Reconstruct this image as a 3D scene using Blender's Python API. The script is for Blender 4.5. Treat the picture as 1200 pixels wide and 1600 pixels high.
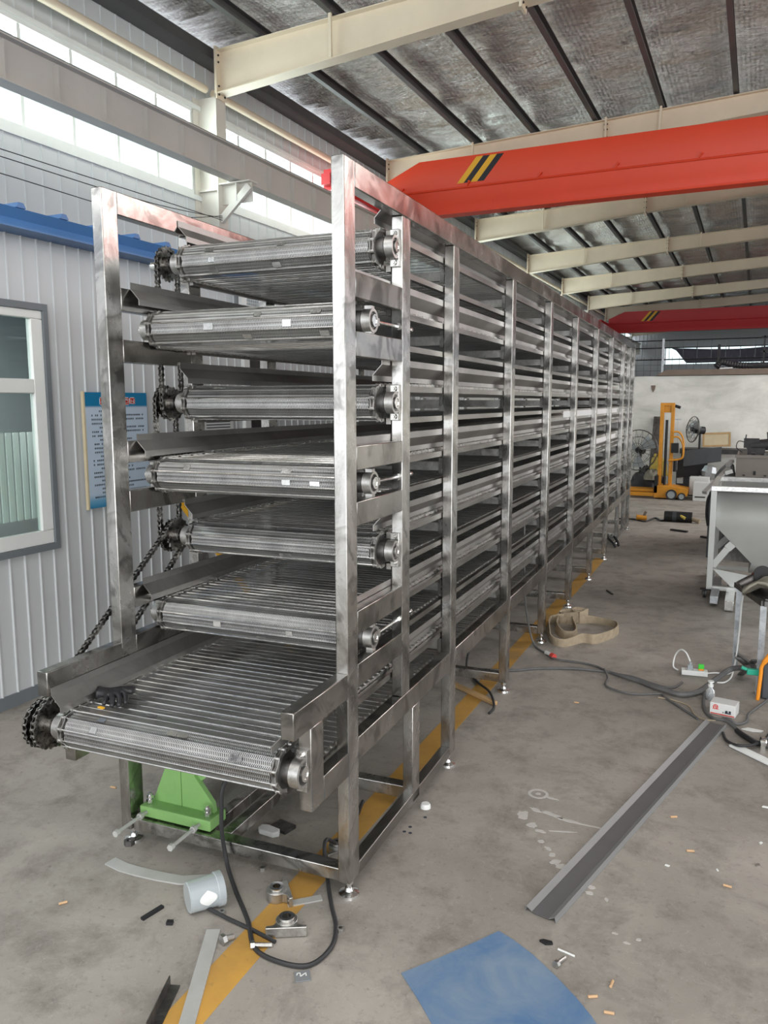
import bpy, math, random
from mathutils import Vector, Matrix, noise as mnoise
random.seed(7)
PI = math.pi
scene = bpy.context.scene
for o in list(bpy.data.objects): bpy.data.objects.remove(o)
COL = scene.collection

# ------------------------------------------------------------ camera, world, light, exposure
TH = 0.036                       # the machine stands very slightly askew in the hall
cam_d = bpy.data.cameras.new('camera'); cam = bpy.data.objects.new('camera', cam_d); COL.objects.link(cam)
cam_d.sensor_fit = 'VERTICAL'; cam_d.sensor_height = 36.0; cam_d.lens = 28.218
cam_d.clip_start = 0.05; cam_d.clip_end = 200
yaw, pitch, roll = 0.397273 + TH, -0.136, -0.00195
fw = Vector((-math.sin(yaw)*math.cos(pitch), math.cos(yaw)*math.cos(pitch), math.sin(pitch)))
rt = Vector((math.cos(yaw), math.sin(yaw), 0)); up = rt.cross(fw)
r2 = rt*math.cos(roll) + up*math.sin(roll); u2 = up*math.cos(roll) - rt*math.sin(roll)
cam.matrix_world = Matrix(((r2.x, u2.x, -fw.x, 1.1078), (r2.y, u2.y, -fw.y, -2.1274), (r2.z, u2.z, -fw.z, 1.6), (0, 0, 0, 1)))
scene.camera = cam

world = bpy.data.worlds.new('world'); scene.world = world; world.use_nodes = True
bg = world.node_tree.nodes['Background']; bg.inputs[0].default_value = (0.86, 0.93, 1.0, 1); bg.inputs[1].default_value = 1.6

def area(name, loc, rot, sx, sy, power, col=(1, 1, 1), spread=PI):
    l = bpy.data.lights.new(name, 'AREA'); l.shape = 'RECTANGLE'; l.size = sx; l.size_y = sy
    l.energy = power; l.color = col; l.spread = spread
    o = bpy.data.objects.new(name, l); COL.objects.link(o); o.location = loc; o.rotation_euler = rot
    return o
# daylight through the open loading door behind the camera
area('door_daylight', (-.9, -9.3, 2.6), (PI/2, 0, 0), 8.6, 4.8, 150, (1.0, 0.99, 0.97))
area('near_wall_fill', (8.2, -9.3, 2.6), (PI/2, 0, 0), 7.5, 4.8, 560, (1.0, 0.99, 0.97))  # added fill beside the loading door, the second door is invented
area('far_fill', (6.8, 10.0, 5.3), (0, 0, 0), 5, 6, 620, (1.0, 0.99, 0.97))  # added fill to brighten the partition end, stands for no known rooflight
# added overhead fill behind the camera, the roof has no opening there
area('overhead_fill', (1.5, -3.6, 5.7), (0, 0, 0), 8, 4, 300, (1.0, 0.99, 0.97))
# daylight through the high window strips of both long walls
area('window_daylight_left', (-5.95, 11, 4.75), (0, -PI/2, 0), 1.0, 38, 1150, (0.97, 0.985, 1.0))
area('window_daylight_right', (13.2, 8, 4.4), (0, PI/2, 0), 1.8, 34, 170, (1.0, 0.98, 0.95))
# daylight through the side door of the right wall
area('side_door_daylight', (13.2, 2.0, 1.7), (0, PI/2, 0), 3.2, 7, 60, (1.0, 0.98, 0.95))
scene.view_settings.view_transform = 'Standard'; scene.view_settings.look = 'None'
scene.view_settings.exposure = 0.3; scene.view_settings.gamma = 1.0
scene.view_settings.use_curve_mapping = False

# ------------------------------------------------------------ material helpers
class NT:
    def __init__(s, name):
        s.m = bpy.data.materials.new(name); s.m.use_nodes = True; s.t = s.m.node_tree
        s.b = s.t.nodes['Principled BSDF']; s.out = s.t.nodes['Material Output']
    def n(s, ty, **kw):
        x = s.t.nodes.new(ty)
        for k, v in kw.items(): setattr(x, k, v)
        return x
    def l(s, a, b): s.t.links.new(a, b)
    def coord(s, scale=(1, 1, 1), kind='Object', rot=(0, 0, 0)):
        c = s.n('ShaderNodeTexCoord'); m = s.n('ShaderNodeMapping'); m.inputs['Scale'].default_value = scale
        m.inputs['Rotation'].default_value = rot
        s.l(c.outputs[kind], m.inputs['Vector']); return m.outputs[0]
    def noise(s, vec, scale, detail=4, rough=.55, dist=0):
        x = s.n('ShaderNodeTexNoise'); x.inputs['Scale'].default_value = scale; x.inputs['Detail'].default_value = detail
        x.inputs['Roughness'].default_value = rough; x.inputs['Distortion'].default_value = dist
        s.l(vec, x.inputs['Vector']); return x.outputs['Fac']
    def ramp(s, fac, stops):
        x = s.n('ShaderNodeValToRGB'); e = x.color_ramp.elements
        while len(e) < len(stops): e.new(0.5)
        for i, (p, c) in enumerate(stops):
            e[i].position = p; e[i].color = (c, c, c, 1) if isinstance(c, (int, float)) else (*c, 1)
        s.l(fac, x.inputs[0]); return x.outputs[0]
    def mix(s, a, b, fac, mode='MIX'):
        x = s.n('ShaderNodeMix', data_type='RGBA', blend_type=mode)
        for v, i in ((fac, 0), (a, 6), (b, 7)):
            if hasattr(v, 'links') or hasattr(v, 'is_linked'): s.l(v, x.inputs[i])
            else: x.inputs[i].default_value = v if isinstance(v, (int, float)) else (*v, 1)
        return x.outputs[2]
    def math(s, op, a, b=0.0, c=None):
        x = s.n('ShaderNodeMath', operation=op)
        for i, v in enumerate((a, b, c)):
            if v is None: continue
            if hasattr(v, 'is_linked'): s.l(v, x.inputs[i])
            else: x.inputs[i].default_value = v
        return x.outputs[0]
    def bump(s, h, strength=.3, dist=.01):
        x = s.n('ShaderNodeBump'); x.inputs['Strength'].default_value = strength; x.inputs['Distance'].default_value = dist
        s.l(h, x.inputs['Height']); s.l(x.outputs[0], s.b.inputs['Normal']); return x
    def set(s, **kw):
        for k, v in kw.items():
            i = s.b.inputs[k.replace('_', ' ')]
            if hasattr(v, 'is_linked'): s.l(v, i)
            else: i.default_value = (*v, 1) if isinstance(v, tuple) and len(v) == 3 else v
        return s.m

def srgb(r, g, b):
    f = lambda v: ((v/255+0.055)/1.055)**2.4 if v/255 > 0.04045 else v/255/12.92
    return (f(r), f(g), f(b))

def paint(name, col, rough=.5, dirt=.25, metallic=0.0, scale=3.0, bump=.0):
    n = NT(name); v = n.coord()
    f = n.noise(v, scale, 6, .6); g = n.noise(v, scale*9, 4, .6)
    d = tuple(c*(1-dirt) for c in col)
    c1 = n.mix(d, col, n.ramp(f, [(.3, 0), (.65, 1)]))
    c2 = n.mix(c1, tuple(c*(1-dirt*1.3) for c in col), n.ramp(g, [(.6, 0), (.8, .7)]))
    if bump: n.bump(g, bump, .004)
    return n.set(Base_Color=c2, Roughness=rough, Metallic=metallic)

def steel(name, lo, hi, r0, r1, scale=(14, 14, 3), bump=.12, dark=.0):
    n = NT(name); v = n.coord(scale)
    f = n.noise(v, 1.0, 6, .65, 1.2); g = n.noise(n.coord((60, 60, 60)), 1.0, 3, .6)
    h = n.noise(n.coord((5, 5, 5)), 1.0, 3, .5, 2.0)
    c = n.mix(lo, hi, n.ramp(f, [(.36, 0), (.6, 1)]))
    if dark: c = n.mix(c, tuple(x*(1-dark) for x in lo), n.ramp(h, [(.52, 0), (.64, .9)]))
    rr = n.n('ShaderNodeMapRange'); rr.inputs[3].default_value = r0; rr.inputs[4].default_value = r1
    n.l(n.ramp(f, [(.3, 0), (.7, 1)]), rr.inputs[0])
    n.bump(n.math('ADD', h, n.math('MULTIPLY', g, .15)), bump, .01)
    return n.set(Base_Color=c, Roughness=rr.outputs[0], Metallic=1.0)

M = {}
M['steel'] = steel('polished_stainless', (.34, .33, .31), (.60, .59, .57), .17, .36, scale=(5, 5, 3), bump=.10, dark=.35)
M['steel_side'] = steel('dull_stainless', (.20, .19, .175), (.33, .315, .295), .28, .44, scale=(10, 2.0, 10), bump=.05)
M['sheet'] = steel('stainless_sheet', (.34, .33, .32), (.44, .43, .415), .36, .50, scale=(3, 3, 3), bump=.04)
M['bright'] = steel('machined_steel', (.72, .72, .71), (.85, .85, .84), .16, .26, scale=(30, 30, 30), bump=.03)
M['cast'] = steel('cast_stainless', (.42, .41, .39), (.56, .55, .53), .34, .5, scale=(30, 30, 30), bump=.1)
M['oiled'] = steel('oiled_chain_steel', (.12, .115, .11), (.36, .35, .33), .22, .4, scale=(60, 60, 60), bump=.05)
M['galv'] = steel('galvanised_steel', (.36, .38, .40), (.52, .54, .56), .35, .5, scale=(20, 20, 20), bump=.05)
M['dark_steel'] = steel('dark_plate_steel', (.10, .10, .10), (.22, .21, .20), .4, .6, bump=.08)
M['cream'] = paint('cream_beam_paint', srgb(228, 212, 188), .5, .10, scale=1.5)
M['column'] = paint('grey_white_column_paint', srgb(216, 210, 200), .5, .08, scale=1.5)
M['runway'] = paint('grey_beige_beam_paint', srgb(200, 194, 186), .5, .10, scale=1.5)
M['orange'] = paint('crane_orange_red', srgb(228, 66, 28), .42, .07, scale=.8)
M['red'] = paint('crane_red', srgb(196, 40, 44), .45, .08, scale=1)
M['yellow'] = paint('hazard_yellow', srgb(236, 176, 44), .5, .08)
M['black'] = paint('matt_black', srgb(30, 30, 33), .55, .2)
M['black_paint'] = paint('hazard_black', srgb(34, 34, 42), .5, .1)
M['rubber'] = paint('cable_rubber', srgb(46, 46, 48), .55, .2, scale=20)
M['rubber_grey'] = paint('hose_rubber', srgb(98, 98, 98), .6, .2, scale=20)
M['blue'] = paint('blue_eave_sheet', srgb(74, 118, 172), .4, .12, scale=2)
M['wallpanel'] = paint('pale_wall_panel', srgb(208, 211, 212), .42, .05, scale=.7)
M['hutpanel'] = paint('pale_hut_panel', srgb(196, 199, 201), .40, .07, scale=.9)
M['trimgrey'] = paint('grey_window_trim', srgb(112, 118, 122), .5, .1)
M['white'] = paint('white_pvc', srgb(226, 228, 226), .4, .06)
M['whitebox'] = paint('white_carton', srgb(216, 216, 214), .6, .08)
M['purlin'] = paint('dark_galvanised_purlin', srgb(92, 92, 92), .5, .15, metallic=.3, scale=4)
M['green'] = paint('machine_green', srgb(132, 178, 106), .5, .16, scale=9)
M['motor'] = paint('motor_grey', srgb(70, 74, 78), .5, .2, scale=9)
M['stacker'] = paint('stacker_yellow', srgb(222, 150, 40), .5, .3, scale=5)
M['wood'] = paint('raw_wood', srgb(190, 156, 110), .7, .25, scale=12)
M['woodpale'] = paint('pale_board', srgb(206, 192, 160), .7, .12, scale=8)
M['tan'] = paint('tan_strap', srgb(176, 160, 136), .85, .3, scale=22, bump=.3)
M['cloth'] = paint('grey_canvas', srgb(150, 146, 132), .9, .3, scale=20, bump=.4)
M['evenwhite'] = paint('even_white', srgb(222, 222, 222), .5, .04)
M['darkstuff'] = paint('dark_scrap', srgb(56, 55, 56), .6, .5, scale=12)
M['greyscrap'] = paint('grey_scrap', srgb(120, 120, 120), .5, .5, scale=12, metallic=.5)
M['binsteel'] = paint('brown_grey_bin', srgb(128, 122, 114), .6, .15, scale=3)
M['hopper'] = paint('hopper_sheet', srgb(188, 190, 187), .45, .10, metallic=.55, scale=2.5)
M['palebar'] = paint('pale_bar', srgb(190, 190, 187), .5, .12, metallic=.3, scale=12)
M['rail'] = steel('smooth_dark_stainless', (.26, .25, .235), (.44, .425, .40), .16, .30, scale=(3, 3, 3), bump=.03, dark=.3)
M['butt'] = paint('cigarette_filter', srgb(200, 164, 126), .8, .1)
M['brown'] = paint('ledge_brown', srgb(126, 112, 100), .8, .2, scale=5)
M['glove'] = paint('black_nitrile', srgb(38, 38, 41), .42, .3, scale=60, bump=.2)
M['lime'] = paint('bright_green_plastic', srgb(70, 210, 70), .4, .05)
M['teal'] = paint('teal_plastic', srgb(38, 168, 138), .4, .1)
M['orangeplastic'] = paint('orange_plastic', srgb(240, 150, 40), .4, .1)
M['redink'] = paint('red_ink', srgb(208, 74, 66), .6, .05)
M['tag'] = paint('grey_tag', srgb(126, 130, 132), .5, .1)
M['blackink'] = paint('black_ink', srgb(44, 50, 62), .6, .05)
M['signblue'] = paint('sign_blue', srgb(24, 128, 172), .35, .06)
M['redbrown'] = paint('hull_red', srgb(150, 52, 44), .6, .2)
M['yellowthing'] = paint('dull_yellow', srgb(214, 190, 90), .6, .2)
M['netblack'] = paint('dark_tarp', srgb(128, 126, 142), .7, .4, scale=1.5)
M['farwall'] = paint('dark_right_wall', srgb(96, 94, 90), .6, .2)
M['chan'] = paint('grey_coated_steel', srgb(126, 126, 126), .5, .12, scale=4)
M['chan_dark'] = paint('dark_coated_steel', srgb(96, 95, 96), .5, .15, scale=4)
M['fence'] = paint('fence_wire', srgb(78, 88, 88), .5, .1)

def mk_sign():
    n = NT('sign_face'); c = n.n('ShaderNodeTexCoord'); s = n.n('ShaderNodeSeparateXYZ'); n.l(c.outputs['Generated'], s.inputs[0])
    col = n.ramp(s.outputs[2], [(0.0, srgb(40, 130, 175)), (.06, srgb(110, 165, 200)), (.12, srgb(186, 204, 222)), (.84, srgb(190, 206, 224))])
    # blue header band with a printed soft edge
    col = n.mix(col, srgb(20, 118, 164), n.ramp(s.outputs[2], [(.865, 0), (.885, 1)]))
    return n.set(Base_Color=col, Roughness=.3)
M['sign'] = mk_sign()

def mk_glass():
    n = NT('window_glass'); tr = n.n('ShaderNodeBsdfTransparent'); gl = n.n('ShaderNodeBsdfGlossy'); gl.inputs['Roughness'].default_value = .03
    fr = n.n('ShaderNodeFresnel'); fr.inputs[0].default_value = 1.5; mx = n.n('ShaderNodeMixShader')
    tr.inputs[0].default_value = (.86, .92, .9, 1)
    ge = n.n('ShaderNodeNewGeometry'); ff = n.math('SUBTRACT', 1.0, ge.outputs['Backfacing'])
    n.l(n.math('MULTIPLY', n.math('MULTIPLY', fr.outputs[0], ff), 1.2), mx.inputs[0]); n.l(tr.outputs[0], mx.inputs[1]); n.l(gl.outputs[0], mx.inputs[2]); n.l(mx.outputs[0], n.out.inputs[0])
    return n.m
M['glass'] = mk_glass()
def mk_clear():
    n = NT('clear_plastic'); return n.set(Base_Color=(.8, .84, .86), Roughness=.15, Transmission_Weight=.75, IOR=1.4)
M['clear'] = mk_clear()
M['cup'] = NT('milky_plastic').set(Base_Color=srgb(176, 184, 188), Roughness=.35, Transmission_Weight=.25)

def mk_belt():
    # balanced weave wire mesh: slanted spiral wires between cross rods, open holes in between
    n = NT('woven_wire_mesh'); c = n.n('ShaderNodeTexCoord'); s = n.n('ShaderNodeSeparateXYZ'); n.l(c.outputs['UV'], s.inputs[0])
    U, V = s.outputs[0], s.outputs[1]          # U in wire pitches, V in rows
    fv = n.math('FRACT', V); row = n.math('FLOOR', V); par = n.math('MODULO', row, 2.0)
    sgn = n.math('SUBTRACT', n.math('MULTIPLY', par, 2.0), 1.0)
    u2_ = n.math('FRACT', n.math('ADD', U, n.math('MULTIPLY', n.math('MULTIPLY', fv, sgn), .5)))
    du = n.math('ABSOLUTE', n.math('SUBTRACT', u2_, .5))
    dv = n.math('ABSOLUTE', n.math('SUBTRACT', fv, .5))
    wire = n.math('LESS_THAN', du, .30)
    rod = n.math('GREATER_THAN', dv, .36)
    al = n.math('MAXIMUM', wire, rod)
    h = n.math('ADD', n.math('MULTIPLY', n.math('SUBTRACT', .5, du), 1.0), n.math('MULTIPLY', dv, .6))
    n.bump(h, .7, .004)
    f = n.noise(n.coord((8, 8, 8)), 1.0, 5, .6)
    col = n.ramp(f, [(.3, (.30, .30, .295)), (.7, (.50, .50, .49))])
    n.set(Base_Color=col, Metallic=1.0, Roughness=.42)
    tr = n.n('ShaderNodeBsdfTransparent'); mx = n.n('ShaderNodeMixShader')
    n.l(al, mx.inputs[0]); n.l(tr.outputs[0], mx.inputs[1]); n.l(n.b.outputs[0], mx.inputs[2]); n.l(mx.outputs[0], n.out.inputs[0])
    return n.m
M['belt'] = mk_belt()

def mk_floor():
    n = NT('worn_concrete'); v = n.coord()
    a = n.noise(v, .9, 8, .62, .6); b = n.noise(v, 4.5, 8, .72, .25); c = n.noise(v, 38, 4, .7); d = n.noise(n.coord((1.2, .5, 1)), 2.2, 6, .65, .5)
    col = n.mix(srgb(132, 127, 120), srgb(166, 160, 152), n.ramp(a, [(.32, 0), (.66, 1)]))
    col = n.mix(col, srgb(98, 93, 87), n.ramp(b, [(.48, 0), (.72, .75)]))
    col = n.mix(col, srgb(184, 179, 171), n.ramp(d, [(.60, 0), (.76, .5)]))
    col = n.mix(col, srgb(92, 87, 82), n.ramp(c, [(.58, 0), (.74, .6)]))
    e = n.noise(n.coord(), 11, 3, .5, 2.5)
    col = n.mix(col, srgb(182, 178, 172), n.ramp(e, [(.492, 0), (.5, .35), (.508, 0)]))
    n.bump(n.math('ADD', b, n.math('MULTIPLY', c, .3)), .15, .01)
    return n.set(Base_Color=col, Roughness=n.ramp(b, [(.3, .48), (.7, .68)]))
M['floor'] = mk_floor()
def mk_line():
    n = NT('worn_yellow_floor_paint'); v = n.coord()
    a = n.noise(v, 2.5, 7, .65); c = n.noise(v, 30, 4, .7)
    col = n.mix(srgb(196, 150, 70), srgb(168, 130, 68), n.ramp(a, [(.35, 0), (.6, 1)]))
    col = n.mix(col, srgb(118, 104, 86), n.ramp(a, [(.58, 0), (.72, .6)]))
    col = n.mix(col, srgb(120, 104, 80), n.ramp(c, [(.62, 0), (.75, .6)]))
    return n.set(Base_Color=col, Roughness=.6)
M['line'] = mk_line()
def mk_bluesheet():
    n = NT('worn_blue_sheet'); v = n.coord()
    a = n.noise(v, 5, 7, .65, .6); c = n.noise(v, 60, 4, .7)
    col = n.mix(srgb(82, 114, 152), srgb(118, 138, 158), n.ramp(a, [(.38, 0), (.66, 1)]))
    col = n.mix(col, srgb(126, 136, 140), n.ramp(c, [(.6, 0), (.78, .6)]))
    return n.set(Base_Color=col, Roughness=.55)
M['bluesheet'] = mk_bluesheet()
def mk_foil():
    n = NT('crinkled_foil_insulation')
    a = n.noise(n.coord((1.0, 2.6, 1)), 1.3, 6, .6, .8); b = n.noise(n.coord((2.5, 7, 2.5)), 2.2, 7, .72, 1.2)
    cr = n.math('ABSOLUTE', n.math('SUBTRACT', n.noise(n.coord((3, 5, 3)), 3.5, 5, .6, 1.5), .5))
    g = n.n('ShaderNodeTexWave', wave_type='BANDS', bands_direction='X'); g.inputs['Scale'].default_value = 5.2; n.l(n.coord(), g.inputs['Vector'])
    g2 = n.n('ShaderNodeTexWave', wave_type='BANDS', bands_direction='Y'); g2.inputs['Scale'].default_value = 5.2; n.l(n.coord(), g2.inputs['Vector'])
    grid = n.math('ADD', g.outputs['Fac'], g2.outputs['Fac'])
    h = n.math('ADD', n.math('ADD', a, n.math('MULTIPLY', b, .6)), n.math('ADD', n.math('MULTIPLY', cr, -.9), n.math('MULTIPLY', grid, .09)))
    n.bump(h, 1.0, .13)
    col = n.mix((.48, .45, .42), (.80, .78, .75), n.ramp(b, [(.35, 0), (.65, 1)]))
    return n.set(Base_Color=col, Metallic=1.0, Roughness=.19)
M['foil'] = mk_foil()
def mk_white_wall():
    n = NT('stained_white_plaster'); v = n.coord((1, 1, 2.2))
    a = n.noise(v, 1.1, 8, .65, .5); b = n.noise(v, 6, 6, .7); c = n.noise(n.coord(), 3.3, 5, .9)
    col = n.mix(srgb(196, 197, 190), srgb(226, 226, 220), n.ramp(a, [(.35, 0), (.6, 1)]))
    col = n.mix(col, srgb(176, 176, 168), n.ramp(b, [(.6, 0), (.8, .6)]))
    col = n.mix(col, srgb(90, 88, 84), n.ramp(c, [(.74, 0), (.76, .7)]))
    return n.set(Base_Color=col, Roughness=.85)
M['plaster'] = mk_white_wall()

# ------------------------------------------------------------ mesh helpers
class MB:
    def __init__(s): s.v = []; s.f = []; s.mi = []; s.sm = []; s.cur = 0; s.uv = None
    def poly(s, pts, faces, smooth=False):
        b = len(s.v); s.v += [tuple(p) for p in pts]
        for f in faces: s.f.append(tuple(b+i for i in f)); s.mi.append(s.cur); s.sm.append(smooth)
        return s
    def box(s, x0, x1, y0, y1, z0, z1):
        p = [(x, y, z) for x in (x0, x1) for y in (y0, y1) for z in (z0, z1)]
        return s.poly(p, [(0, 1, 3, 2), (4, 6, 7, 5), (0, 4, 5, 1), (2, 3, 7, 6), (0, 2, 6, 4), (1, 5, 7, 3)])
    def frame(s, d, ref=None):
        d = Vector(d).normalized(); r = Vector(ref) if ref else (Vector((0, 0, 1)) if abs(d.z) < .9 else Vector((1, 0, 0)))
        a = d.cross(r).normalized(); b = a.cross(d).normalized(); return d, a, b
    def bar(s, p0, p1, w, h, ref=None):
        p0, p1 = Vector(p0), Vector(p1); d, a, b = s.frame(p1-p0, ref); P = []
        for p in (p0, p1):
            for sx, sy in ((-1, -1), (1, -1), (1, 1), (-1, 1)): P.append(p + a*sx*w/2 + b*sy*h/2)
        return s.poly(P, [(3, 2, 1, 0), (4, 5, 6, 7), (0, 1, 5, 4), (1, 2, 6, 5), (2, 3, 7, 6), (3, 0, 4, 7)])
    def cyl(s, p0, p1, r, n=12, r1=None, caps=True):
        p0, p1 = Vector(p0), Vector(p1); d, a, b = s.frame(p1-p0); r1 = r if r1 is None else r1; P = []
        for p, q in ((p0, r), (p1, r1)):
            for i in range(n): t = 2*PI*i/n; P.append(p + a*math.cos(t)*q + b*math.sin(t)*q)
        s.poly(P, [(i, (i+1) % n, n+(i+1) % n, n+i) for i in range(n)], True)
        if caps: s.poly(P[:n], [tuple(range(n))[::-1]]); s.poly(P[n:], [tuple(range(n))])
        return s
    def tube(s, pts, r, n=8, closed=False):
        pts = [Vector(p) for p in pts]; m = len(pts); P = []; a = None
        for i, p in enumerate(pts):
            q0 = pts[(i-1) % m] if (i or closed) else p; q1 = pts[(i+1) % m] if (i < m-1 or closed) else p
            d = (q1-q0).normalized()
            if a is None: _, a, b = s.frame(d)
            a = (a - d*a.dot(d)).normalized(); b = d.cross(a)
            rr = r[i] if isinstance(r, (list, tuple)) else r
            for k in range(n): t = 2*PI*k/n; P.append(p + a*math.cos(t)*rr + b*math.sin(t)*rr)
        F = []
        for i in range(m if closed else m-1):
            j = (i+1) % m
            for k in range(n): F.append((i*n+k, i*n+(k+1) % n, j*n+(k+1) % n, j*n+k))
        s.poly(P, F, True)
        if not closed: s.poly(P[:n], [tuple(range(n))[::-1]]); s.poly(P[-n:], [tuple(range(n))])
        return s
    def ring(s, c, ax, r, ri, w, n=24):
        c = Vector(c); d, a, b = s.frame(ax); P = []
        for (rad, off) in ((r, -w/2), (r, w/2), (ri, w/2), (ri, -w/2)):
            for i in range(n): t = 2*PI*i/n; P.append(c + d*off + a*math.cos(t)*rad + b*math.sin(t)*rad)
        F = []
        for k in range(4):
            k2 = (k+1) % 4
            for i in range(n): F.append((k*n+i, k*n+(i+1) % n, k2*n+(i+1) % n, k2*n+i))
        return s.poly(P, F, True)
    def prism(s, poly, ax, t0, t1):
        # poly: 2D points; ax: 0,1,2 extrusion axis, the other two in order
        def P(p, t):
            q = [0, 0, 0]; o = [i for i in range(3) if i != ax]; q[ax] = t; q[o[0]], q[o[1]] = p; return q
        n = len(poly); A = [P(p, t0) for p in poly] + [P(p, t1) for p in poly]
        return s.poly(A, [tuple(range(n)), tuple(range(n, 2*n))[::-1]] + [(i, n+i, n+(i+1) % n, (i+1) % n) for i in range(n)])
    def strip(s, prof, ax, t0, t1, th):
        # bent sheet: open 2D polyline given real thickness, extruded along ax
        n = len(prof); off = []
        for i in range(n):
            a = Vector(prof[max(i-1, 0)]); b = Vector(prof[min(i+1, n-1)]); d = (b-a).normalized(); off.append((prof[i][0]-d.y*th, prof[i][1]+d.x*th))
        for i in range(n-1): s.prism([prof[i], prof[i+1], off[i+1], off[i]], ax, t0, t1)
        return s
    def lathe(s, prof, c, ax=(0, 0, 1), n=24):
        c = Vector(c); d, a, b = s.frame(ax); P = []
        for (r, h) in prof:
            for i in range(n): t = 2*PI*i/n; P.append(c + d*h + a*math.cos(t)*r + b*math.sin(t)*r)
        return s.poly(P, [(k*n+i, k*n+(i+1) % n, (k+1)*n+(i+1) % n, (k+1)*n+i) for k in range(len(prof)-1) for i in range(n)], True)
    def obj(s, name, mats, parent=None, bevel=0, ang=35):
        me = bpy.data.meshes.new(name); me.from_pydata(s.v, [], s.f)
        mats = mats if isinstance(mats, (list, tuple)) else [mats]
        for m in mats: me.materials.append(m)
        me.polygons.foreach_set('material_index', s.mi); me.polygons.foreach_set('use_smooth', s.sm)
        if s.uv:
            l = me.uv_layers.new(name='UVMap'); vi = [0]*len(me.loops); me.loops.foreach_get('vertex_index', vi)
            fl = []
            for i in vi: fl += s.uv.get(i, (0.0, 0.5))
            l.data.foreach_set('uv', fl)
        me.update()
        me.set_sharp_from_angle(angle=math.radians(ang))
        o = bpy.data.objects.new(name, me); COL.objects.link(o)
        if parent: o.parent = parent
        if bevel:
            b = o.modifiers.new('bevel', 'BEVEL'); b.width = bevel; b.segments = 2; b.limit_method = 'ANGLE'; b.angle_limit = math.radians(50)
        return o

def tag(o, label=None, cat=None, group=None, kind=None):
    if label: o['label'] = label
    if cat: o['category'] = cat
    if group: o['group'] = group
    if kind: o['kind'] = kind
    return o
def empty(name, loc=(0, 0, 0), rz=0, label=None, cat=None, group=None):
    o = bpy.data.objects.new(name, None); COL.objects.link(o); o.location = loc; o.rotation_euler = (0, 0, rz); o.empty_display_size = .1
    return tag(o, label, cat, group)
def copy_tree(o, parent=None):
    c = o.copy(); COL.objects.link(c)
    if parent is not None: c.parent = parent
    for ch in list(o.children): copy_tree(ch, c)
    return c
def struct(name, mb, m, **k): return tag(mb.obj(name, m, **k), kind='structure')
def smooth_path(pts, n=8):
    P = [Vector(p) for p in pts]; out = []
    for i in range(len(P)-1):
        p0 = P[max(i-1, 0)]; p1 = P[i]; p2 = P[i+1]; p3 = P[min(i+2, len(P)-1)]
        for k in range(n):
            t = k/n; out.append(.5*((2*p1) + (p2-p0)*t + (2*p0-5*p1+4*p2-p3)*t*t + (3*p1-p0-3*p2+p3)*t**3))
    out.append(P[-1]); return out

# ============================================================ THE HALL
XW = -5.6; YC = [6.73, 11.84, 16.9, 21.7, 26.3, 31.0, 35.0, 39.3, 43.3]; YC0 = [-3.2, 1.8]
def dz(y): return 0.0 if y < 14 else -0.012*(y-14)
f = MB().box(-6.2, 13.6, -10, 47, -.12, 0); struct('floor', f, M['floor'])

def ribs(mb, y0, y1, z0, z1, X, pitch, d=.014, w=.024, s=1):
    # corrugated sheet facing +X (s=1), real thickness
    pts = [(y0, X)]; y = math.ceil(y0/pitch)*pitch
    while y + w < y1:
        if y > y0 + .001: pts += [(y, X), (y+w*.25, X+d*s), (y+w*.75, X+d*s), (y+w, X)]
        y += pitch
    pts.append((y1, X)); n = len(pts)
    P = [(x, yy, z0) for yy, x in pts] + [(x, yy, z1) for yy, x in pts]
    F = [(i, i+1, n+i+1, n+i) for i in range(n-1)]
    mb.poly(P, F); mb.box(min(X-.03*s, X-.001*s), max(X-.03*s, X-.001*s), y0, y1, z0, z1)
WZ0, WZ1 = 4.235, 5.28
w = MB(); ribs(w, -9.5, 46, 0, WZ0, XW, .23); ribs(w, -9.5, 46, WZ1, 6.05, XW, .23); 
for y in YC0 + YC: w.box(XW-.03, XW, y-.17, y+.17, WZ0, WZ1)
struct('wall_left', w, M['wallpanel'])
# the high strip of windows, one unit per bay
ys_all = YC0 + YC
k = 0
for i in range(len(ys_all)-1):
    a, b = ys_all[i]+.17, ys_all[i+1]-.17; k += 1
    fr = MB(); X = XW
    fr.box(X-.05, X+.03, a, b, WZ0, WZ0+.05); fr.box(X-.05, X+.03, a, b, WZ1-.05, WZ1)
    m = max(2, round((b-a)/.67)); st = (b-a)/m
    for j in range(m+1):
        y = a + j*st; fr.box(X-.04, X+.02, max(a, y-.02), min(b, y+.02), WZ0+.05, WZ1-.05)
    wo = struct('window_%d' % k, fr, M['white'])
    gl = MB()
    for j in range(m): gl.box(X-.012, X-.006, a+j*st+.02, a+(j+1)*st-.02, WZ0+.05, WZ1-.05)
    gl.obj('pane', M['glass'], wo)
t = MB().box(XW, XW+.05, -9.5, 46, WZ1+.0, WZ1+.05).box(XW, XW+.03, -9.5, 46, WZ0-.06, WZ0); struct('trim_1', t, M['white'])
# right hand wall (outside the picture) with its own windows, and the end wall behind the camera with the loading door
w = MB()
w.box(13, 13.1, 6, 46, 0, 3.4); w.box(13, 13.1, -9.5, -2, 0, 3.4); w.box(13, 13.1, -9.5, 46, 5.3, 6.4); w.box(13, 13.1, -2, 6, 3.4, 3.5)
struct('wall_right', w, M['farwall'])
w = MB().box(-5.6, -5.3, -9.6, -9.5, 0, 6.6).box(3.5, 4.3, -9.6, -9.5, 0, 6.6).box(12.1, 13.1, -9.6, -9.5, 0, 6.6).box(4.3, 12.1, -9.6, -9.5, 5.1, 6.6).box(-5.3, 3.5, -9.6, -9.5, 5.1, 6.6); struct('wall_near', w, M['wallpanel'])
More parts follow.
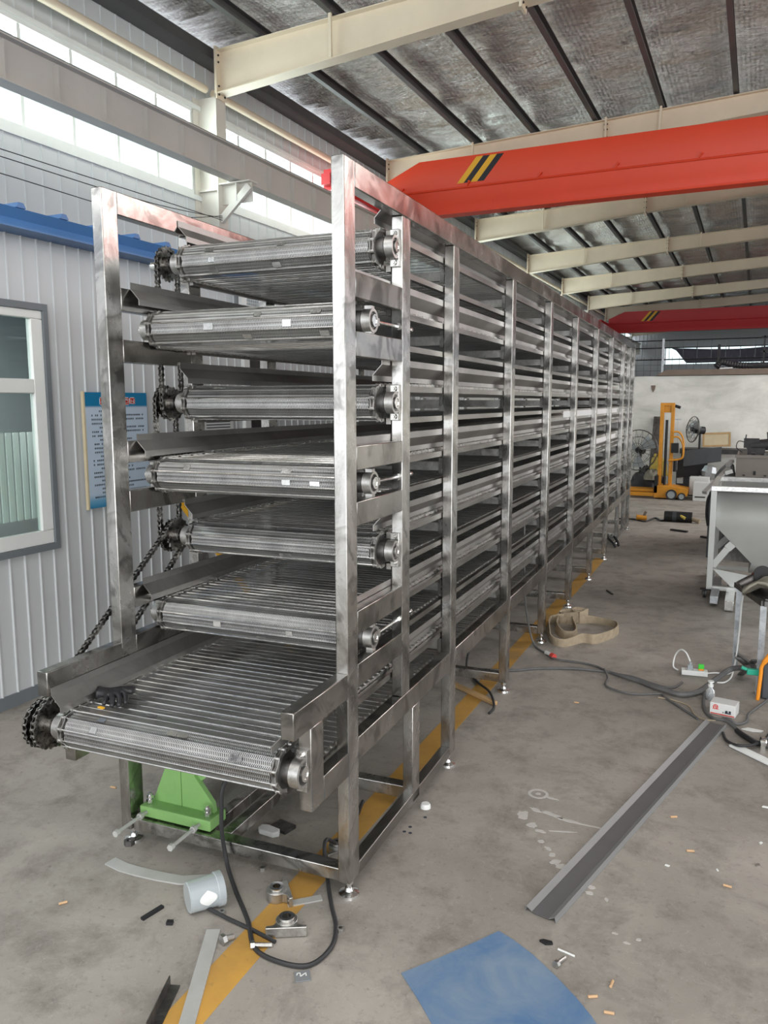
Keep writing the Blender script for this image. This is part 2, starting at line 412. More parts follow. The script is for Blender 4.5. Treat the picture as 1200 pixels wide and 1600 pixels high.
# far gable with a strip of windows
w = MB(); YG = 45.0
w.box(-5.6, 13, YG, YG+.1, 0, 3.62); w.box(-5.6, 13, YG, YG+.1, 4.5, 6.8); w.box(-5.6, -3.72, YG, YG+.1, 3.62, 4.5)
for j in range(90): w.box(-5.5+j*.2, -5.47+j*.2, YG-.02, YG, 4.5, 6.2)
struct('wall_far', w, M['wallpanel'])
fr = MB()
for x in [-3.7+1.6*j for j in range(10)]: fr.box(x, x+.05, YG-.02, YG+.05, 3.62, 4.5)
wo = struct('window_30', fr, M['white']); MB().box(-3.7, 13, YG+.04, YG+.05, 3.62, 4.5).obj('pane', M['glass'], wo)

# roof: foil insulation sagging between the purlins, bright sheet above
PX = [-5.5, -4.62, -3.6, -2.58, -1.55, -.52, .54, 1.58, 2.6, 3.62]
def roofz(x, y):
    xx = x if x < 4.1 else 8.2-x
    return 6.07 + .045*(xx+5.25) + dz(y)
RX = 4.1
foil = MB(); nx = 210; ny = 800
X0, X1, Y0, Y1 = -5.62, 13.05, -9.5, 45.0
def foil_z(x, y):
    z = roofz(x, y) + .07
    fold = mnoise.noise(Vector((x*.55, y*1.7, 0)))*.055 + mnoise.noise(Vector((x*2.3, y*5.5, 3)))*.014
    ph = (x + 4.62)/1.03; fr_ = ph - math.floor(ph); sag = -.03*math.sin(PI*fr_)
    return z + fold + sag
P = []; F = []
for j in range(ny+1):
    y = Y0 + (Y1-Y0)*(j/ny)**1.35
    for i in range(nx+1):
        x = X0 + (X1-X0)*(i/nx)**1.6
        P.append((x, y, foil_z(x, y)))
for j in range(ny):
    for i in range(nx): a = j*(nx+1)+i; F.append((a, a+nx+1, a+nx+2, a+1))
foil.poly(P, F, True)
foil.poly([(X0, Y0, 7.2), (X1, Y0, 7.2), (X1, Y1, 7.2), (X0, Y1, 7.2)], [(0, 1, 2, 3)])
struct('ceiling', foil, M['foil'], ang=80)

# purlins, C section, one every metre
ords = ['wall-side eave', 'first', 'second', 'third', 'fourth', 'fifth', 'sixth', 'seventh', 'eighth', 'ninth']
for i, x in enumerate(PX):
    p = MB(); z = roofz(x, 0)-.12; seg = [(-9.4, 14), (14, 45)]
    for (a, b) in seg:
        za, zb = z + dz(a), z + dz(b)
        for (u0, u1, w0, w1) in ((-.035, .035, 0, .008), (-.035, -.027, .008, .13), (-.035, .035, .13, .138), (.027, .035, .008, .03)):
            P = [(x+u, y_, zz+ww) for y_, zz in ((a, za), (b, zb)) for u, ww in ((u0, w0), (u1, w0), (u1, w1), (u0, w1))]
            p.poly(P, [(3, 2, 1, 0), (4, 5, 6, 7), (0, 1, 5, 4), (1, 2, 6, 5), (2, 3, 7, 6), (3, 0, 4, 7)])
    o = p.obj('roof_purlin', M['purlin'])
    tag(o, ('dark steel roof purlin tight against the windowed wall under the eave' if i == 0 else
            'dark steel roof purlin under the foil, %s one out from the windowed wall' % ords[i]), 'purlin', 'roof purlins')
# wide dark gutter board along the eave
tag(MB().box(-5.59, -5.33, -9.4, 44.9, 5.86, 5.98).obj('eave_strut', M['purlin']), 'dark blue-grey strut running along the eave above the window strip', 'strut')

def rafter(y, idx):
    d = dz(y); near = y < 12
    place = ['behind the camera', 'above the camera', 'nearest the camera, crossing the top of the photo', 'just beyond the orange crane girder, partly hidden by it',
             'first one clear of the orange girder', 'second one clear of the orange girder', 'third one clear of the orange girder', 'fourth beyond the orange girder, small',
             'just in front of the far red crane', 'just behind the far red crane', 'against the far gable wall'][idx]
    root = empty('roof_rafter', (0, y, 0), 0, 'cream painted steel rafter, %s' % place, 'rafter', 'cream steel rafters')
    lo = [(-5.25, 5.43), (-1.37, 5.75), (4.1, 6.09), (9.4, 5.75), (12.9, 5.43)]
    hi = [(-5.25, 5.92), (-1.37, 6.09), (4.1, 6.33), (9.4, 6.09), (12.9, 5.92)]
    b = MB()
    for i in range(4):
        (xa, za), (xb, zb) = lo[i], lo[i+1]; (_, ya), (_, yb) = hi[i], hi[i+1]
        b.prism([(xa, za+d), (xb, zb+d), (xb, yb+d), (xa, ya+d)], 1, -.006, .006)
        b.prism([(xa, za+d-.012), (xb, zb+d-.012), (xb, zb+d), (xa, za+d)], 1, -.09, .09)
        b.prism([(xa, ya+d), (xb, yb+d), (xb, yb+d+.012), (xa, ya+d+.012)], 1, -.09, .09)
    b.obj('beam', M['cream'], root)
    for x, zl, zh in ((-5.24, 5.36, 5.97), (-1.37, 5.68, 6.13)):
        e = MB().box(x-.016, x+.016, -.1, .1, zl+d, zh+d)
        e.obj('splice_plate', M['cream'], root)
        bb = MB()
        for zz in (zl+.05, zl+.15, zh-.1, zh-.18):
            for yy in (-.06, .06): bb.cyl((x-.03, yy, zz+d), (x+.03, yy, zz+d), .012, 6)
        bb.obj('bolt', M['black'], root)
    # rod-like flange braces up to the purlins
    for x in (-3.62, -.54):
        za = 5.43+(x+5.25)*.0825+d; br = MB().bar((x, -.09, za), (x+.02, -.13, 6.0+.045*(x+5.25)+d), .035, .035)
        br.obj('flange_brace', M['cream'], root)
for i, y in enumerate(ys_all): rafter(y, i)

def column(y, idx):
    d = dz(y)
    if y > 7: lab = 'cream steel wall column standing %s' % ['', '', '', 'second along the windowed wall', 'third along the windowed wall', 'fourth along the windowed wall', 'fifth along the windowed wall', 'sixth along the windowed wall', 'seventh along the windowed wall', 'eighth along the windowed wall', 'in the far corner'][idx]
    else: lab = ['cream steel wall column behind the camera', 'cream steel wall column beside the camera, out of the photo', 'cream steel column between the windows carrying the runway bracket'][idx]
    root = empty('steel_column', (0, y, 0), 0, lab, 'column', 'wall columns')
    MB().box(-5.59, -5.26, -.006, .006, 0, 5.42+d).box(-5.26, -5.245, -.1, .1, 0, 5.42+d).box(-5.6, -5.585, -.12, .12, 0, 5.42+d).obj('post', M['column'], root)
    b = MB().box(-5.245, -4.80, -.008, .008, 4.10, 4.33).box(-5.245, -4.78, -.09, .09, 4.33, 4.345).box(-5.0, -4.985, -.08, .08, 4.12, 4.33)
    b.bar((-5.25, -.05, 3.90), (-4.80, -.05, 4.28), .09, .05, (0, 1, 0)); b.box(-5.58, -5.25, -.05, .05, 4.28, 4.30)
    b.obj('runway_bracket', M['column'], root)
for i, y in enumerate(ys_all): column(y, i)

# crane runway beam
root = empty('crane_runway_beam', (-5.02, 0, 0), 0, 'grey-beige steel runway beam with stiffeners crossing in front of the high windows', 'beam')
b = MB().box(-.006, .006, -9.4, 44.9, 4.375, 4.735).box(-.09, .08, -9.4, 44.9, 4.36, 4.375).box(-.09, .08, -9.4, 44.9, 4.735, 4.75)
b.obj('beam', M['runway'], root)
MB().box(-.02, .02, -9.4, 44.9, 4.75, 4.79).obj('rail', M['dark_steel'], root)
y = -8.8
while y < 44:
    s_ = MB().box(.006, .075, y-.005, y+.005, 4.375, 4.70); s_.obj('stiffener', M['runway'], root) if -1 < y < 30 else None
    y += .60
MB().box(.006, .02, 6.79, 6.87, 4.42, 4.7).obj('splice_plate', M['runway'], root)
# round pipe along the wall
for a, b_, lab in ((-9, 6.66, 'left of the near column'), (6.82, 11.8, 'right of the near column'), (11.9, 44, 'far beyond the second column')):
    tag(MB().cyl((-5.42, a, 5.50), (-5.42, b_, 5.50), .048, 14).obj('wall_pipe', M['cream']), 'cream round pipe under the eave above the windows, %s' % lab, 'pipe', 'eave pipes')
# black cables strung from the column
for i, (z, x) in enumerate(((3.80, -5.0), (3.73, -4.98), (3.60, -5.02))):
    pts = [(x, -4, z+.35), (x, 1.0, z-.02), (x, 3.1, z-.01), (x, 5, z+.01), (-5.22, 6.7, 3.90+.03*i)]
    tag(MB().tube(smooth_path(pts, 10), .0045, 6).obj('overhead_cable', M['rubber']),
        '%s of the thin black cables strung to the column above the blue eave' % ['highest', 'middle', 'lowest'][i], 'cable', 'overhead cables')

# ---- bridge cranes
def crane(y, zoff, mat, lab, x_end):
    root = empty('bridge_crane', (0, y, zoff), 0, lab, 'bridge crane', 'overhead bridge cranes')
    sec = [(0, 5.57), (.36, 5.57), (.36, 5.10), (.26, 4.87), (.24, 4.73), (.31, 4.73), (.31, 4.70), (.05, 4.70), (.05, 4.73), (.12, 4.73), (.10, 4.87), (0, 5.10)]
    g = MB(); g.prism(sec, 0, -4.26, 12.4)
    # tapered nose
    A = [(-4.26, a, b) for a, b in sec]; B = [(-4.92, a, (b if b < 5.3 else 5.29)) for a, b in sec]; n = len(sec)
    g.poly(A+B, [(i, (i+1) % n, n+(i+1) % n, n+i) for i in range(n)] + [tuple(range(n, 2*n))])
    g.obj('girder', mat, root)
    c = MB().tube([(-4.85, -.02, 5.08), (-2, -.02, 5.085), (3, -.02, 5.08), (12, -.02, 5.085)], .014, 8)
    c.obj('conduit', mat, root)
    for j in range(12):
        x = -4.6 + 1.18*j; MB().bar((x, -.03, 5.09), (x+.05, -.03, 5.16), .02, .02).cyl((x+.05, -.05, 5.16), (x+.05, -.0, 5.16), .018, 8).obj('hook', mat, root)
    for j in range(4):
        x = -3.59+.115*j; q = [(x, 5.155), (x+.115, 5.155), (x+.445, 5.54), (x+.33, 5.54)]
        s_ = MB().prism(q, 1, -.004, -.001); s_.obj('hazard_stripe', M['yellow'] if j % 2 == 0 else M['black_paint'], root)
    e = MB().box(-5.12, -4.92, -1.75, 2.1, 4.815, 5.12); e.obj('end_carriage', M['red'], root)
    for yy in (-1.45, 1.8): MB().cyl((-5.07, yy, 4.84), (-4.97, yy, 4.84), .05, 18).obj('wheel', M['dark_steel'], root)
    bf = MB().box(-5.08, -4.93, -1.9, -1.75, 4.86, 5.02); bf.obj('buffer', M['red'], root)
    return root
crane(10.91, 0, M['orange'], 'orange-red overhead crane girder crossing the upper right of the hall', 0)
crane(33.9, -.19, M['red'], 'small far red overhead crane girder above the white partition', 0)

# ---- white partition with brown ledge, fence and hose above
struct('wall_partition', MB().box(-4.4, 9.0, 13.5, 13.74, 0, 2.06), M['plaster'])
tag(MB().prism([(-.62, 2.07), (9, 2.07), (9, 2.17), (-.45, 2.17)], 1, 13.46, 13.9).obj('wall_ledge', M['brown']), 'brown dusty board lying on top of the white partition', 'ledge')
# crumbled plaster notches
for i, (x, z, s_, lab) in enumerate(((-.66, 1.84, .055, 'larger'), (-.46, 1.47, .03, 'smaller'))):
    tag(MB().prism([(x-s_*.7, z+s_), (x+s_*.7, z+s_), (x+s_*.5, z-s_*.3), (x, z-s_*1.3), (x-s_*.5, z-s_*.3)], 1, 13.485, 13.499).obj('wall_chip', M['brown']), '%s dark wedge-shaped hole knocked in the white partition' % lab, 'hole', 'wall holes')
r_ = empty('mesh_fence', (0, 14.4, 0), 0, 'dark wire mesh fence standing above the white partition', 'fence')
m = MB()
for i in range(60):
    x = -2.0 + .13*i; m.cyl((x, 0, 2.0), (x, 0, 2.45), .0035, 5)
for i in range(4): m.cyl((-2, 0, 2.08+.11*i), (6, 0, 2.08+.11*i), .0035, 5)
for i in range(32):
    x = -2.0 + .25*i; m.cyl((x, 0, 2.4), (x, 0, 2.76), .005, 5)
m.obj('wire_mesh', M['fence'], r_)
for z in (2.40, 2.62, 2.76): MB().cyl((-2, 0, z), (6, 0, z), .012, 6).obj('rail', M['black'], r_)
MB().box(-.63, -.59, -.02, .02, 1.9, 2.80).obj('post', M['galv'], r_)
MB().box(.36, .41, -.02, .02, 1.9, 2.66).obj('post', M['black'], r_)
r_ = empty('lattice_frame', (0, 14.2, 0), 0, 'black braced steel frame at the right end of the mesh fence', 'frame')
MB().bar((1.15, 0, 2.3), (1.15, 0, 2.78), .03, .03).bar((1.9, 0, 2.3), (1.9, 0, 2.78), .03, .03).obj('upright', M['black'], r_)
MB().bar((1.1, 0, 2.76), (2.6, 0, 2.76), .03, .03).bar((1.1, 0, 2.5), (2.6, 0, 2.5), .03, .03).obj('crossbar', M['black'], r_)
MB().bar((1.15, 0, 2.5), (1.9, 0, 2.76), .02, .02).bar((1.15, 0, 2.5), (1.9, 0, 2.3), .02, .02).obj('brace', M['black'], r_)
# tarp hung behind
tp = MB(); P = []; F = []
for i in range(41):
    for j in range(7):
        x = -2.9 + i*.5; top = 4.47 - .12*abs(math.sin(i*.32)); z = 3.66 + (top-3.66)*j/6
        if i == 0: x += .35*(1-j/6)**2
        P.append((x + (0 if i else .45*(1-math.sqrt(max(0, 1-(j/6)**2)))*-1), 44.7+.08*math.sin(i*1.3), z))
for i in range(40):
    for j in range(6): a = i*7+j; F.append((a, a+1, a+8, a+7))
tp.poly(P, F, True); o = tp.obj('dark_tarp', M['netblack']); sm = o.modifiers.new('t', 'SOLIDIFY'); sm.thickness = .02
tag(o, 'dark grey tarp hung across the far gable windows', 'tarp')
pts = [(.42 + .25*i, 13.62 + (.03*(i % 2)), 2.25) for i in range(16)]
pp = smooth_path([(.38, 13.66, 2.20), (.46, 13.66, 2.30), (.62, 13.66, 2.26), (.8, 13.66, 2.235)] + [(1+.4*i, 13.66, 2.23) for i in range(12)], 8)
rr = [.052 + .008*(i % 2) for i in range(len(pp))]; rr[0:4] = [.03, .045, .06, .065]
tag(MB().tube(pp, rr, 10).obj('flexible_duct', M['rubber']), 'black ribbed flexible hose lying on top of the partition ledge', 'hose')
tag(MB().bar((.45, 13.5, 2.18), (.66, 13.5, 2.19), .03, .02).obj('plaster_lump', M['evenwhite']), 'white lump of plaster on the brown ledge', 'lump')

# ---- yellow line on the floor
yl = MB(); prev = None; L = []
for (ya, xr, xl) in ((-2.0, -.085, -.205), (-.6, -.114, -.225), (.3, -.137, -.238), (2.45, -.172, -.272), (5.2, -.215, -.32), (6.2, -.235, -.335)): L.append((xr, ya, xl))
P = []; F = []
for i, (xr, ya, xl) in enumerate(L): P += [(xl, ya, .0012), (xr, ya, .0012), (xl, ya, -.001), (xr, ya, -.001)]
for i in range(len(L)-1):
    a = 4*i; F += [(a, a+1, a+5, a+4), (a+2, a+6, a+7, a+3), (a, a+4, a+6, a+2), (a+1, a+3, a+7, a+5)]
yl.poly(P, F); struct('trim_2', yl, M['line'])

# ============================================================ PREFAB OFFICE
off = empty('site_office', (-2.4, 0, 0), 0, 'pale grey ribbed-panel office room with blue eave along the left wall', 'office')
OH = 2.50; WY1 = 1.11; WY0 = -.55
w = MB(); ribs(w, -3.2, WY0, 0, OH, 0, .098, .009, .014); ribs(w, WY1, 6.4, 0, OH, 0, .098, .009, .014)
ribs(w, WY0, WY1, 0, .80, 0, .098, .009, .014); ribs(w, WY0, WY1, 2.12, OH, 0, .098, .009, .014)
w.box(-3.1, 0, 6.36, 6.4, 0, OH); w.box(-3.1, 0, -3.2, -3.16, 0, OH)
w.obj('panel_wall', M['hutpanel'], off)
MB().box(0, .012, -3.2, 6.4, 0, .07).obj('base_trim', M['trimgrey'], off)
MB().box(-3.1, -.09, -3.2, 6.4, 2.535, 2.56).obj('roof_sheet', M['blue'], off)
e = MB().prism([(-.02, 2.455), (.15, 2.455), (.15, 2.467), (.13, 2.50), (.155, 2.548), (.12, 2.556), (-.1, 2.562), (-.1, 2.50)], 1, -3.2, 6.4)
e.obj('eave', M['blue'], off)
y = -3.0
while y < 4.6: rb = MB().prism([(y, 2.556), (y+.06, 2.556), (y+.045, 2.582), (y+.015, 2.582)], 0, -.12, .14); rb.obj('eave_rib', M['blue'], off); y += .275
tr = MB()
for (a, b, c, d) in ((WY0-.03, WY1, 2.085, 2.12), (WY0-.03, WY1, .80, .835), (WY1-.03, WY1, .835, 2.085), (WY0-.03, WY0, .835, 2.085)): tr.box(-.03, .03, a, b, c, d)
wn = tr.obj('window', M['trimgrey'], off)
fr = MB(); a, b = WY0, WY1-.03
for (p, q, c, d) in ((a, b, 2.04, 2.085), (a, b, .835, .91), (b-.075, b, .91, 2.04), (a, a+.07, .91, 2.04), (a+.07, b-.075, 1.65, 1.725), (.2, .25, .91, 1.65), (.2, .25, 1.725, 2.04)): fr.box(-.02, .018, p, q, c, d)
fr.obj('window_frame', M['white'], wn, bevel=.004)
MB().box(-.004, .002, a+.06, b-.07, .905, 1.655).box(-.004, .002, a+.06, b-.07, 1.72, 2.045).obj('pane', M['glass'], wn)
# inside the office: rear wall, vertical blind
MB().box(-2.2, -2.15, -3, 6, 0, 2.5).box(-2.2, 0, -3, -2.95, 0, 2.5).obj('inner_wall', M['wallpanel'], off)
bl = MB()
for j in range(84): bl.box(-.14-.012*(j % 2), -.13-.012*(j % 2), WY0-.2+.024*j, WY0-.2+.024*j+.018, .96, 1.44)
tag(bl.obj('ribbed_panel', M['white'], off), 'white ribbed panel seen through the lower pane')
MB().box(-.75, -.3, -.5, 1.2, .72, .76).obj('desk_top', M['teal'], off)
area('office_fill', (-3.5, .6, 2.4), (0, 0, 0), 1.2, 1.6, 45)  # added fill to brighten the office interior, stands for no known lamp
# door and a second window further down the office
fr = MB().box(-.01, .03, 2.93, 3.36, 0, 2.02); dr = fr.obj('door', M['white'], off)
MB().box(.03, .036, 3.0, 3.3, 1.1, 1.92).obj('door_glass', M['darkstuff'], dr)
# wall notice board
sg = empty('notice_board', (-2.385, 1.34, 0.99), 0, 'blue and white notice board of rules hung on the ribbed office wall', 'notice board')
MB().box(0, .014, 0, .515, 0, .67).obj('board', M['sign'], sg)
MB().box(-.002, .016, -.012, 0, -.005, .675).obj('edge_trim', M['woodpale'], sg)
tx = MB(); random.seed(3)
lines = [5, 11, 10, 6, 11, 11, 5, 7, 11, 11, 4, 7, 11, 3, 7, 11, 6, 6, 11, 7, 11, 11, 5, 7]
zz = .555
for n_ in range(22):
    ind = .07 if lines[n_] in (5, 7, 6) else .04
    yy = .045 + (.06 if n_ in (0, 4, 7, 11, 14, 17, 19, 20) else 0); ln = .43 if lines[n_] > 8 else .12 + .02*lines[n_]
    end = min(.475, yy+ln)
    while yy < end:
        # each character is a small block of strokes
        cw = .0125
        if random.random() < .9:
            for s_ in range(2): tx.box(.0141, .0148, yy+.002+s_*.005, yy+.0045+s_*.005, zz, zz+.011)
            tx.box(.0141, .0148, yy+.001, yy+.011, zz+.004+.004*random.random(), zz+.0075+.002*random.random())
        yy += cw*1.12
    zz -= .0238
tx.obj('text', M['blackink'], sg)
def char_strokes(mb, st, y, z, s, x0, x1, t):
    for (a, b, c, d) in st: mb.bar(((x0+x1)/2, y+a*s, z+b*s), ((x0+x1)/2, y+c*s, z+d*s), t, x1-x0, (1, 0, 0))
G = [[(.1, .9, .9, .9), (.15, .6, .85, .6), (.5, .9, .5, .1), (.1, .1, .9, .1), (.15, .9, .15, .1)],
     [(.1, .8, .3, .9), (.2, .9, .2, .1), (.4, .9, .9, .9), (.4, .5, .9, .5), (.65, .9, .65, .1), (.4, .1, .9, .1)],
     [(.1, .5, .9, .5), (.5, .95, .5, .05), (.2, .8, .8, .8), (.2, .15, .8, .15)],
     [(.5, .9, .1, .1), (.5, .9, .9, .1), (.2, .4, .8, .4)],
     [(.1, .9, .9, .9), (.1, .9, .1, .1), (.9, .9, .9, .1), (.1, .1, .9, .1), (.3, .6, .7, .3), (.3, .3, .7, .6)],
     [(.1, .9, .9, .9), (.1, .9, .1, .1), (.9, .9, .9, .1), (.3, .7, .7, .7), (.5, .7, .5, .2), (.3, .3, .7, .2)]]
for mm, t, x0, x1, nm in ((M['white'], .013, .0142, .0150, 'heading_outline'), (M['redink'], .006, .0152, .0160, 'heading')):
    h = MB()
    for i in range(6): char_strokes(h, G[i], .115+.05*i, .598, .042, x0, x1, t)
    h.obj(nm, mm, sg)
# small white notice further along and the flood light
nt = empty('small_notice', (-2.385, 2.42, 1.40), 0, 'small white printed notice on the office wall seen between the belts', 'notice')
MB().box(0, .008, 0, .36, 0, .10).obj('sheet', M['white'], nt)
t_ = MB()
for j in range(4): t_.box(.0082, .0088, .04, .32, .02+.02*j, .027+.02*j)
t_.obj('text', M['blackink'], nt)
fl = empty('flood_light', (-2.36, 2.86, 2.30), 0, 'small square LED flood light on the office wall below the top belt', 'lamp')
MB().box(0, .03, 0, .25, 0, .10).obj('housing', M['white'], fl)
g_ = MB()
for a in range(6):
    for b in range(4): g_.box(.03, .036, .06+.028*a, .08+.028*a, .008+.023*b, .025+.023*b)
g_.obj('led_lens', M['cup'], fl)

# ============================================================ THE DRYER
mach = empty('mesh_belt_dryer', (0, 0, 0), TH, 'long seven-tier stainless steel mesh belt dryer filling the left half of the hall', 'dryer')
W = -.92; PW = .042; PD = .075; ZT = 2.30; ZR = 2.225
LZ = [2.118-.26*i for i in range(7)]
PY = [0, .459, 1.028, 2.022, 3.03, 4.04, 5.11, 6.13, 7.15, 7.75, 8.25]
YEND = 8.33
def mirror(xa, xb): return [(xa, xb), (W-xb, W-xa)]
def cm(o, loc):                                      # a copy of a part, sharing its mesh
    c = o.copy(); COL.objects.link(c); c.location = loc
    for ch in list(o.children):
        d = ch.copy(); COL.objects.link(d); d.parent = c
    return c
# posts
full = MB().box(-PW, 0, 0, PD, .06, ZT).obj('post', M['steel'], mach, bevel=.003)                 # corner post with its capped top
cm(full, (W+PW, 0, 0)); 
mid = MB().box(-PW, 0, 0, PD, .06, ZR).obj('post', M['steel'], mach, bevel=.003); mid.location = (0, PY[2], 0)
for y in PY[2:-1]:
    for x in (0, W+PW):
        if (x, y) != (0, PY[2]): cm(mid, (x, y, 0))
for x in (0, W+PW): cm(full, (x, PY[-1], 0))
shortp = MB().box(-PW, 0, 0, PD, .53, ZR).obj('post', M['steel'], mach, bevel=.003); shortp.location = (0, PY[1], 0); cm(shortp, (W+PW, PY[1], 0))
leg = MB().box(-PW, 0, 0, PD, .06, .45).obj('leg', M['steel'], mach, bevel=.003); leg.location = (0, .572, 0); cm(leg, (W+PW, .572, 0))
# top rails, bottom rails, floor rails (80 x 40 tube)
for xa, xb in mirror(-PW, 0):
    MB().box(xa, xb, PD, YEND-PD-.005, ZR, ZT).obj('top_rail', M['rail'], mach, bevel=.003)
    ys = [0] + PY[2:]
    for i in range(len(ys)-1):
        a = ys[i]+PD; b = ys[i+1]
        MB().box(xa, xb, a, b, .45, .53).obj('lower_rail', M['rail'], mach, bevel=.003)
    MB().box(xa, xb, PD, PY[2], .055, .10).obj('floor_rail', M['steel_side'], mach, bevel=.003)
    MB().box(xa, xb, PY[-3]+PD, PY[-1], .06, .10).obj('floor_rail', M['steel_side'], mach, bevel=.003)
# side rails 20 mm, guards and return rails, full length behind the posts
for i, z in enumerate(LZ):
    ys_ = [.40, .12, .38, .12, .38, .12, -.335][i]
    for s in (0, 1):
        sx = lambda x: x if s == 0 else W - x
        X = sorted((sx(-.044), sx(-.062))); y0 = .46 if i < 6 else .08
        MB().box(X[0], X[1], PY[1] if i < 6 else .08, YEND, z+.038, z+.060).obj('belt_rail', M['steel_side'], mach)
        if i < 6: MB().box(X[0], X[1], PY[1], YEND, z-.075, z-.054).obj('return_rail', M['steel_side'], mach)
        prof = [(sx(-.046), z+.152), (sx(-.046), z+.130), (sx(-.080), z+.094), (sx(-.080), z+.074)]
        if s: prof = prof[::-1]
        gd = MB().strip(prof, 1, ys_, YEND-.1, .0025); gd.obj('side_guard', M['sheet'], mach)
# heavy side tubes round the take-up rollers in the first bay
for i in (1, 3, 5):
    for xa, xb in mirror(-PW, 0):
        for (a, b) in ((LZ[i]+.053, LZ[i]+.129), (LZ[i]-.121, LZ[i]-.044)):
            MB().box(xa, xb, PD, PY[1]+.0, a, b).obj('bay_rail', M['rail'], mach, bevel=.003)
# cantilever arms for the discharge roller
for xa, xb in mirror(-PW, 0):
    MB().box(xa, xb, -.345, 0, .684, .764).obj('arm', M['rail'], mach, bevel=.003)
    MB().box(xa, xb, -.17, 0, .43, .508).obj('arm', M['rail'], mach, bevel=.003)
    MB().box(xa, xb, -.247, -.17, .43, .684).obj('arm_post', M['rail'], mach, bevel=.003)
# cross members
MB().box(W+PW, -PW, .012, .062, .055, .10).obj('cross_beam', M['steel'], mach, bevel=.003)
for y in [.59] + PY[3:9:1] + [PY[-1]]: MB().box(W+PW, -PW, y+.01, y+.06, .06, .11).obj('cross_beam', M['steel'], mach, bevel=.003)
for x in (-.60, -.51): MB().box(x-.02, x+.02, .062, .60, .055, .10).obj('motor_rail', M['steel'], mach, bevel=.003)
for y in PY[2:-1]:
    for z in LZ:
        c = MB().box(W+PW, -PW, y+.02, y+.055, z-.025, z+.012).obj('cross_tube', M['cast'], mach)
        for x in (W+PW+.001, -PW-.018): MB().box(x, x+.017, y-.0, y+.07, z-.035, z+.03).obj('mount_plate', M['steel'], c)
# levelling feet
def foot_mb(): return MB().cyl((0, 0, .028), (0, 0, .07), .008, 10).lathe([(.0, .0), (.036, .0), (.034, .010), (.016, .018), (.012, .028), (0, .028)], (0, 0, 0), n=20).cyl((0, 0, .04), (0, 0, .052), .015, 6)
ft = foot_mb().obj('levelling_foot', M['bright'], mach); ft.location = (-PW/2, PD/2, 0)
for x in (-PW/2, W+PW/2):
    for y in [0] + PY[2:9] + [PY[-1]]:
        if not (x == -PW/2 and y == 0): cm(ft, (x, y+PD/2, 0))
# ---- chains
def resample(path, pitch, closed=True):
    P = [Vector(p) for p in path]; L = [0]; Q = P + ([P[0]] if closed else [])
    for a, b in zip(Q, Q[1:]): L.append(L[-1]+(b-a).length)
    n = max(3, round(L[-1]/pitch)); out = []; k = 0
    for i in range(n if closed else n+1):
        t = L[-1]*i/n
        while k < len(L)-2 and L[k+1] < t: k += 1
        seg = L[k+1]-L[k]; out.append(Q[k].lerp(Q[k+1], (t-L[k])/seg if seg > 1e-9 else 0))
    return out
def arc(c, r, a0, a1, n=16): return [(c[0]+r*math.cos(a0+(a1-a0)*i/n), c[1]+r*math.sin(a0+(a1-a0)*i/n)) for i in range(n+1)]
def pulley_loop(c1, r1, c2, r2):
    # closed outer loop round two wheels in the Y-Z plane
    d = math.hypot(c2[0]-c1[0], c2[1]-c1[1]); th = math.atan2(c2[1]-c1[1], c2[0]-c1[0]); g = math.acos((r1-r2)/d)
    return arc(c1, r1, th+g, th+2*PI-g, 24) + arc(c2, r2, th-g, th+g, 24)
def link_mesh(mb, pts, X, w, rr, ph, closed=True):
    # rollers with alternating inner and outer link plates
    n = len(pts); V3 = lambda x, p: (x, p[0], p[1])
    for i in range(n if closed else n-1):
        p, q = pts[i], pts[(i+1) % n]; o = .0 if i % 2 else .0022
        for s in (-1, 1):
            x = X + s*(w/2+o); d = (q-p); L = d.length
            if L < 1e-6: continue
            d = d/L; nrm = Vector((-d.y, d.x)); e = ph*.42; P = []
            for (t, h) in ((-e, -.55), (-e*.2, -1), (L*.3, -.62), (L*.7, -.62), (L+e*.2, -1), (L+e, -.55), (L+e, .55), (L+e*.2, 1), (L*.7, .62), (L*.3, .62), (-e*.2, 1), (-e, .55)):
                P.append(p + d*t + nrm*h*ph/2)
            A = [V3(x-.0008, a) for a in P] + [V3(x+.0008, a) for a in P]; m_ = 12
            mb.poly(A, [tuple(range(m_)), tuple(range(m_, 24))[::-1]] + [(k, m_+k, m_+(k+1) % m_, (k+1) % m_) for k in range(m_)])
    for i in range(n): mb.cyl(V3(X-w/2-.003, pts[i]), V3(X+w/2+.003, pts[i]), rr, 7)
    return mb
def sprocket_mb(x, c, r, teeth, t=.007, hub=.03, hw=.02, s=1):
    mb = MB(); P = []
    for i in range(teeth*4):
        a = 2*PI*i/(teeth*4); k = i % 4; rad = r*(1.06 if k == 0 else (.97 if k in (1, 3) else .90)); P.append((c[0]+rad*math.cos(a), c[1]+rad*math.sin(a)))
    mb.prism(P, 0, x-t/2, x+t/2); mb.cyl((x, *c), (x+hw*s, *c), hub, 20)
    return mb
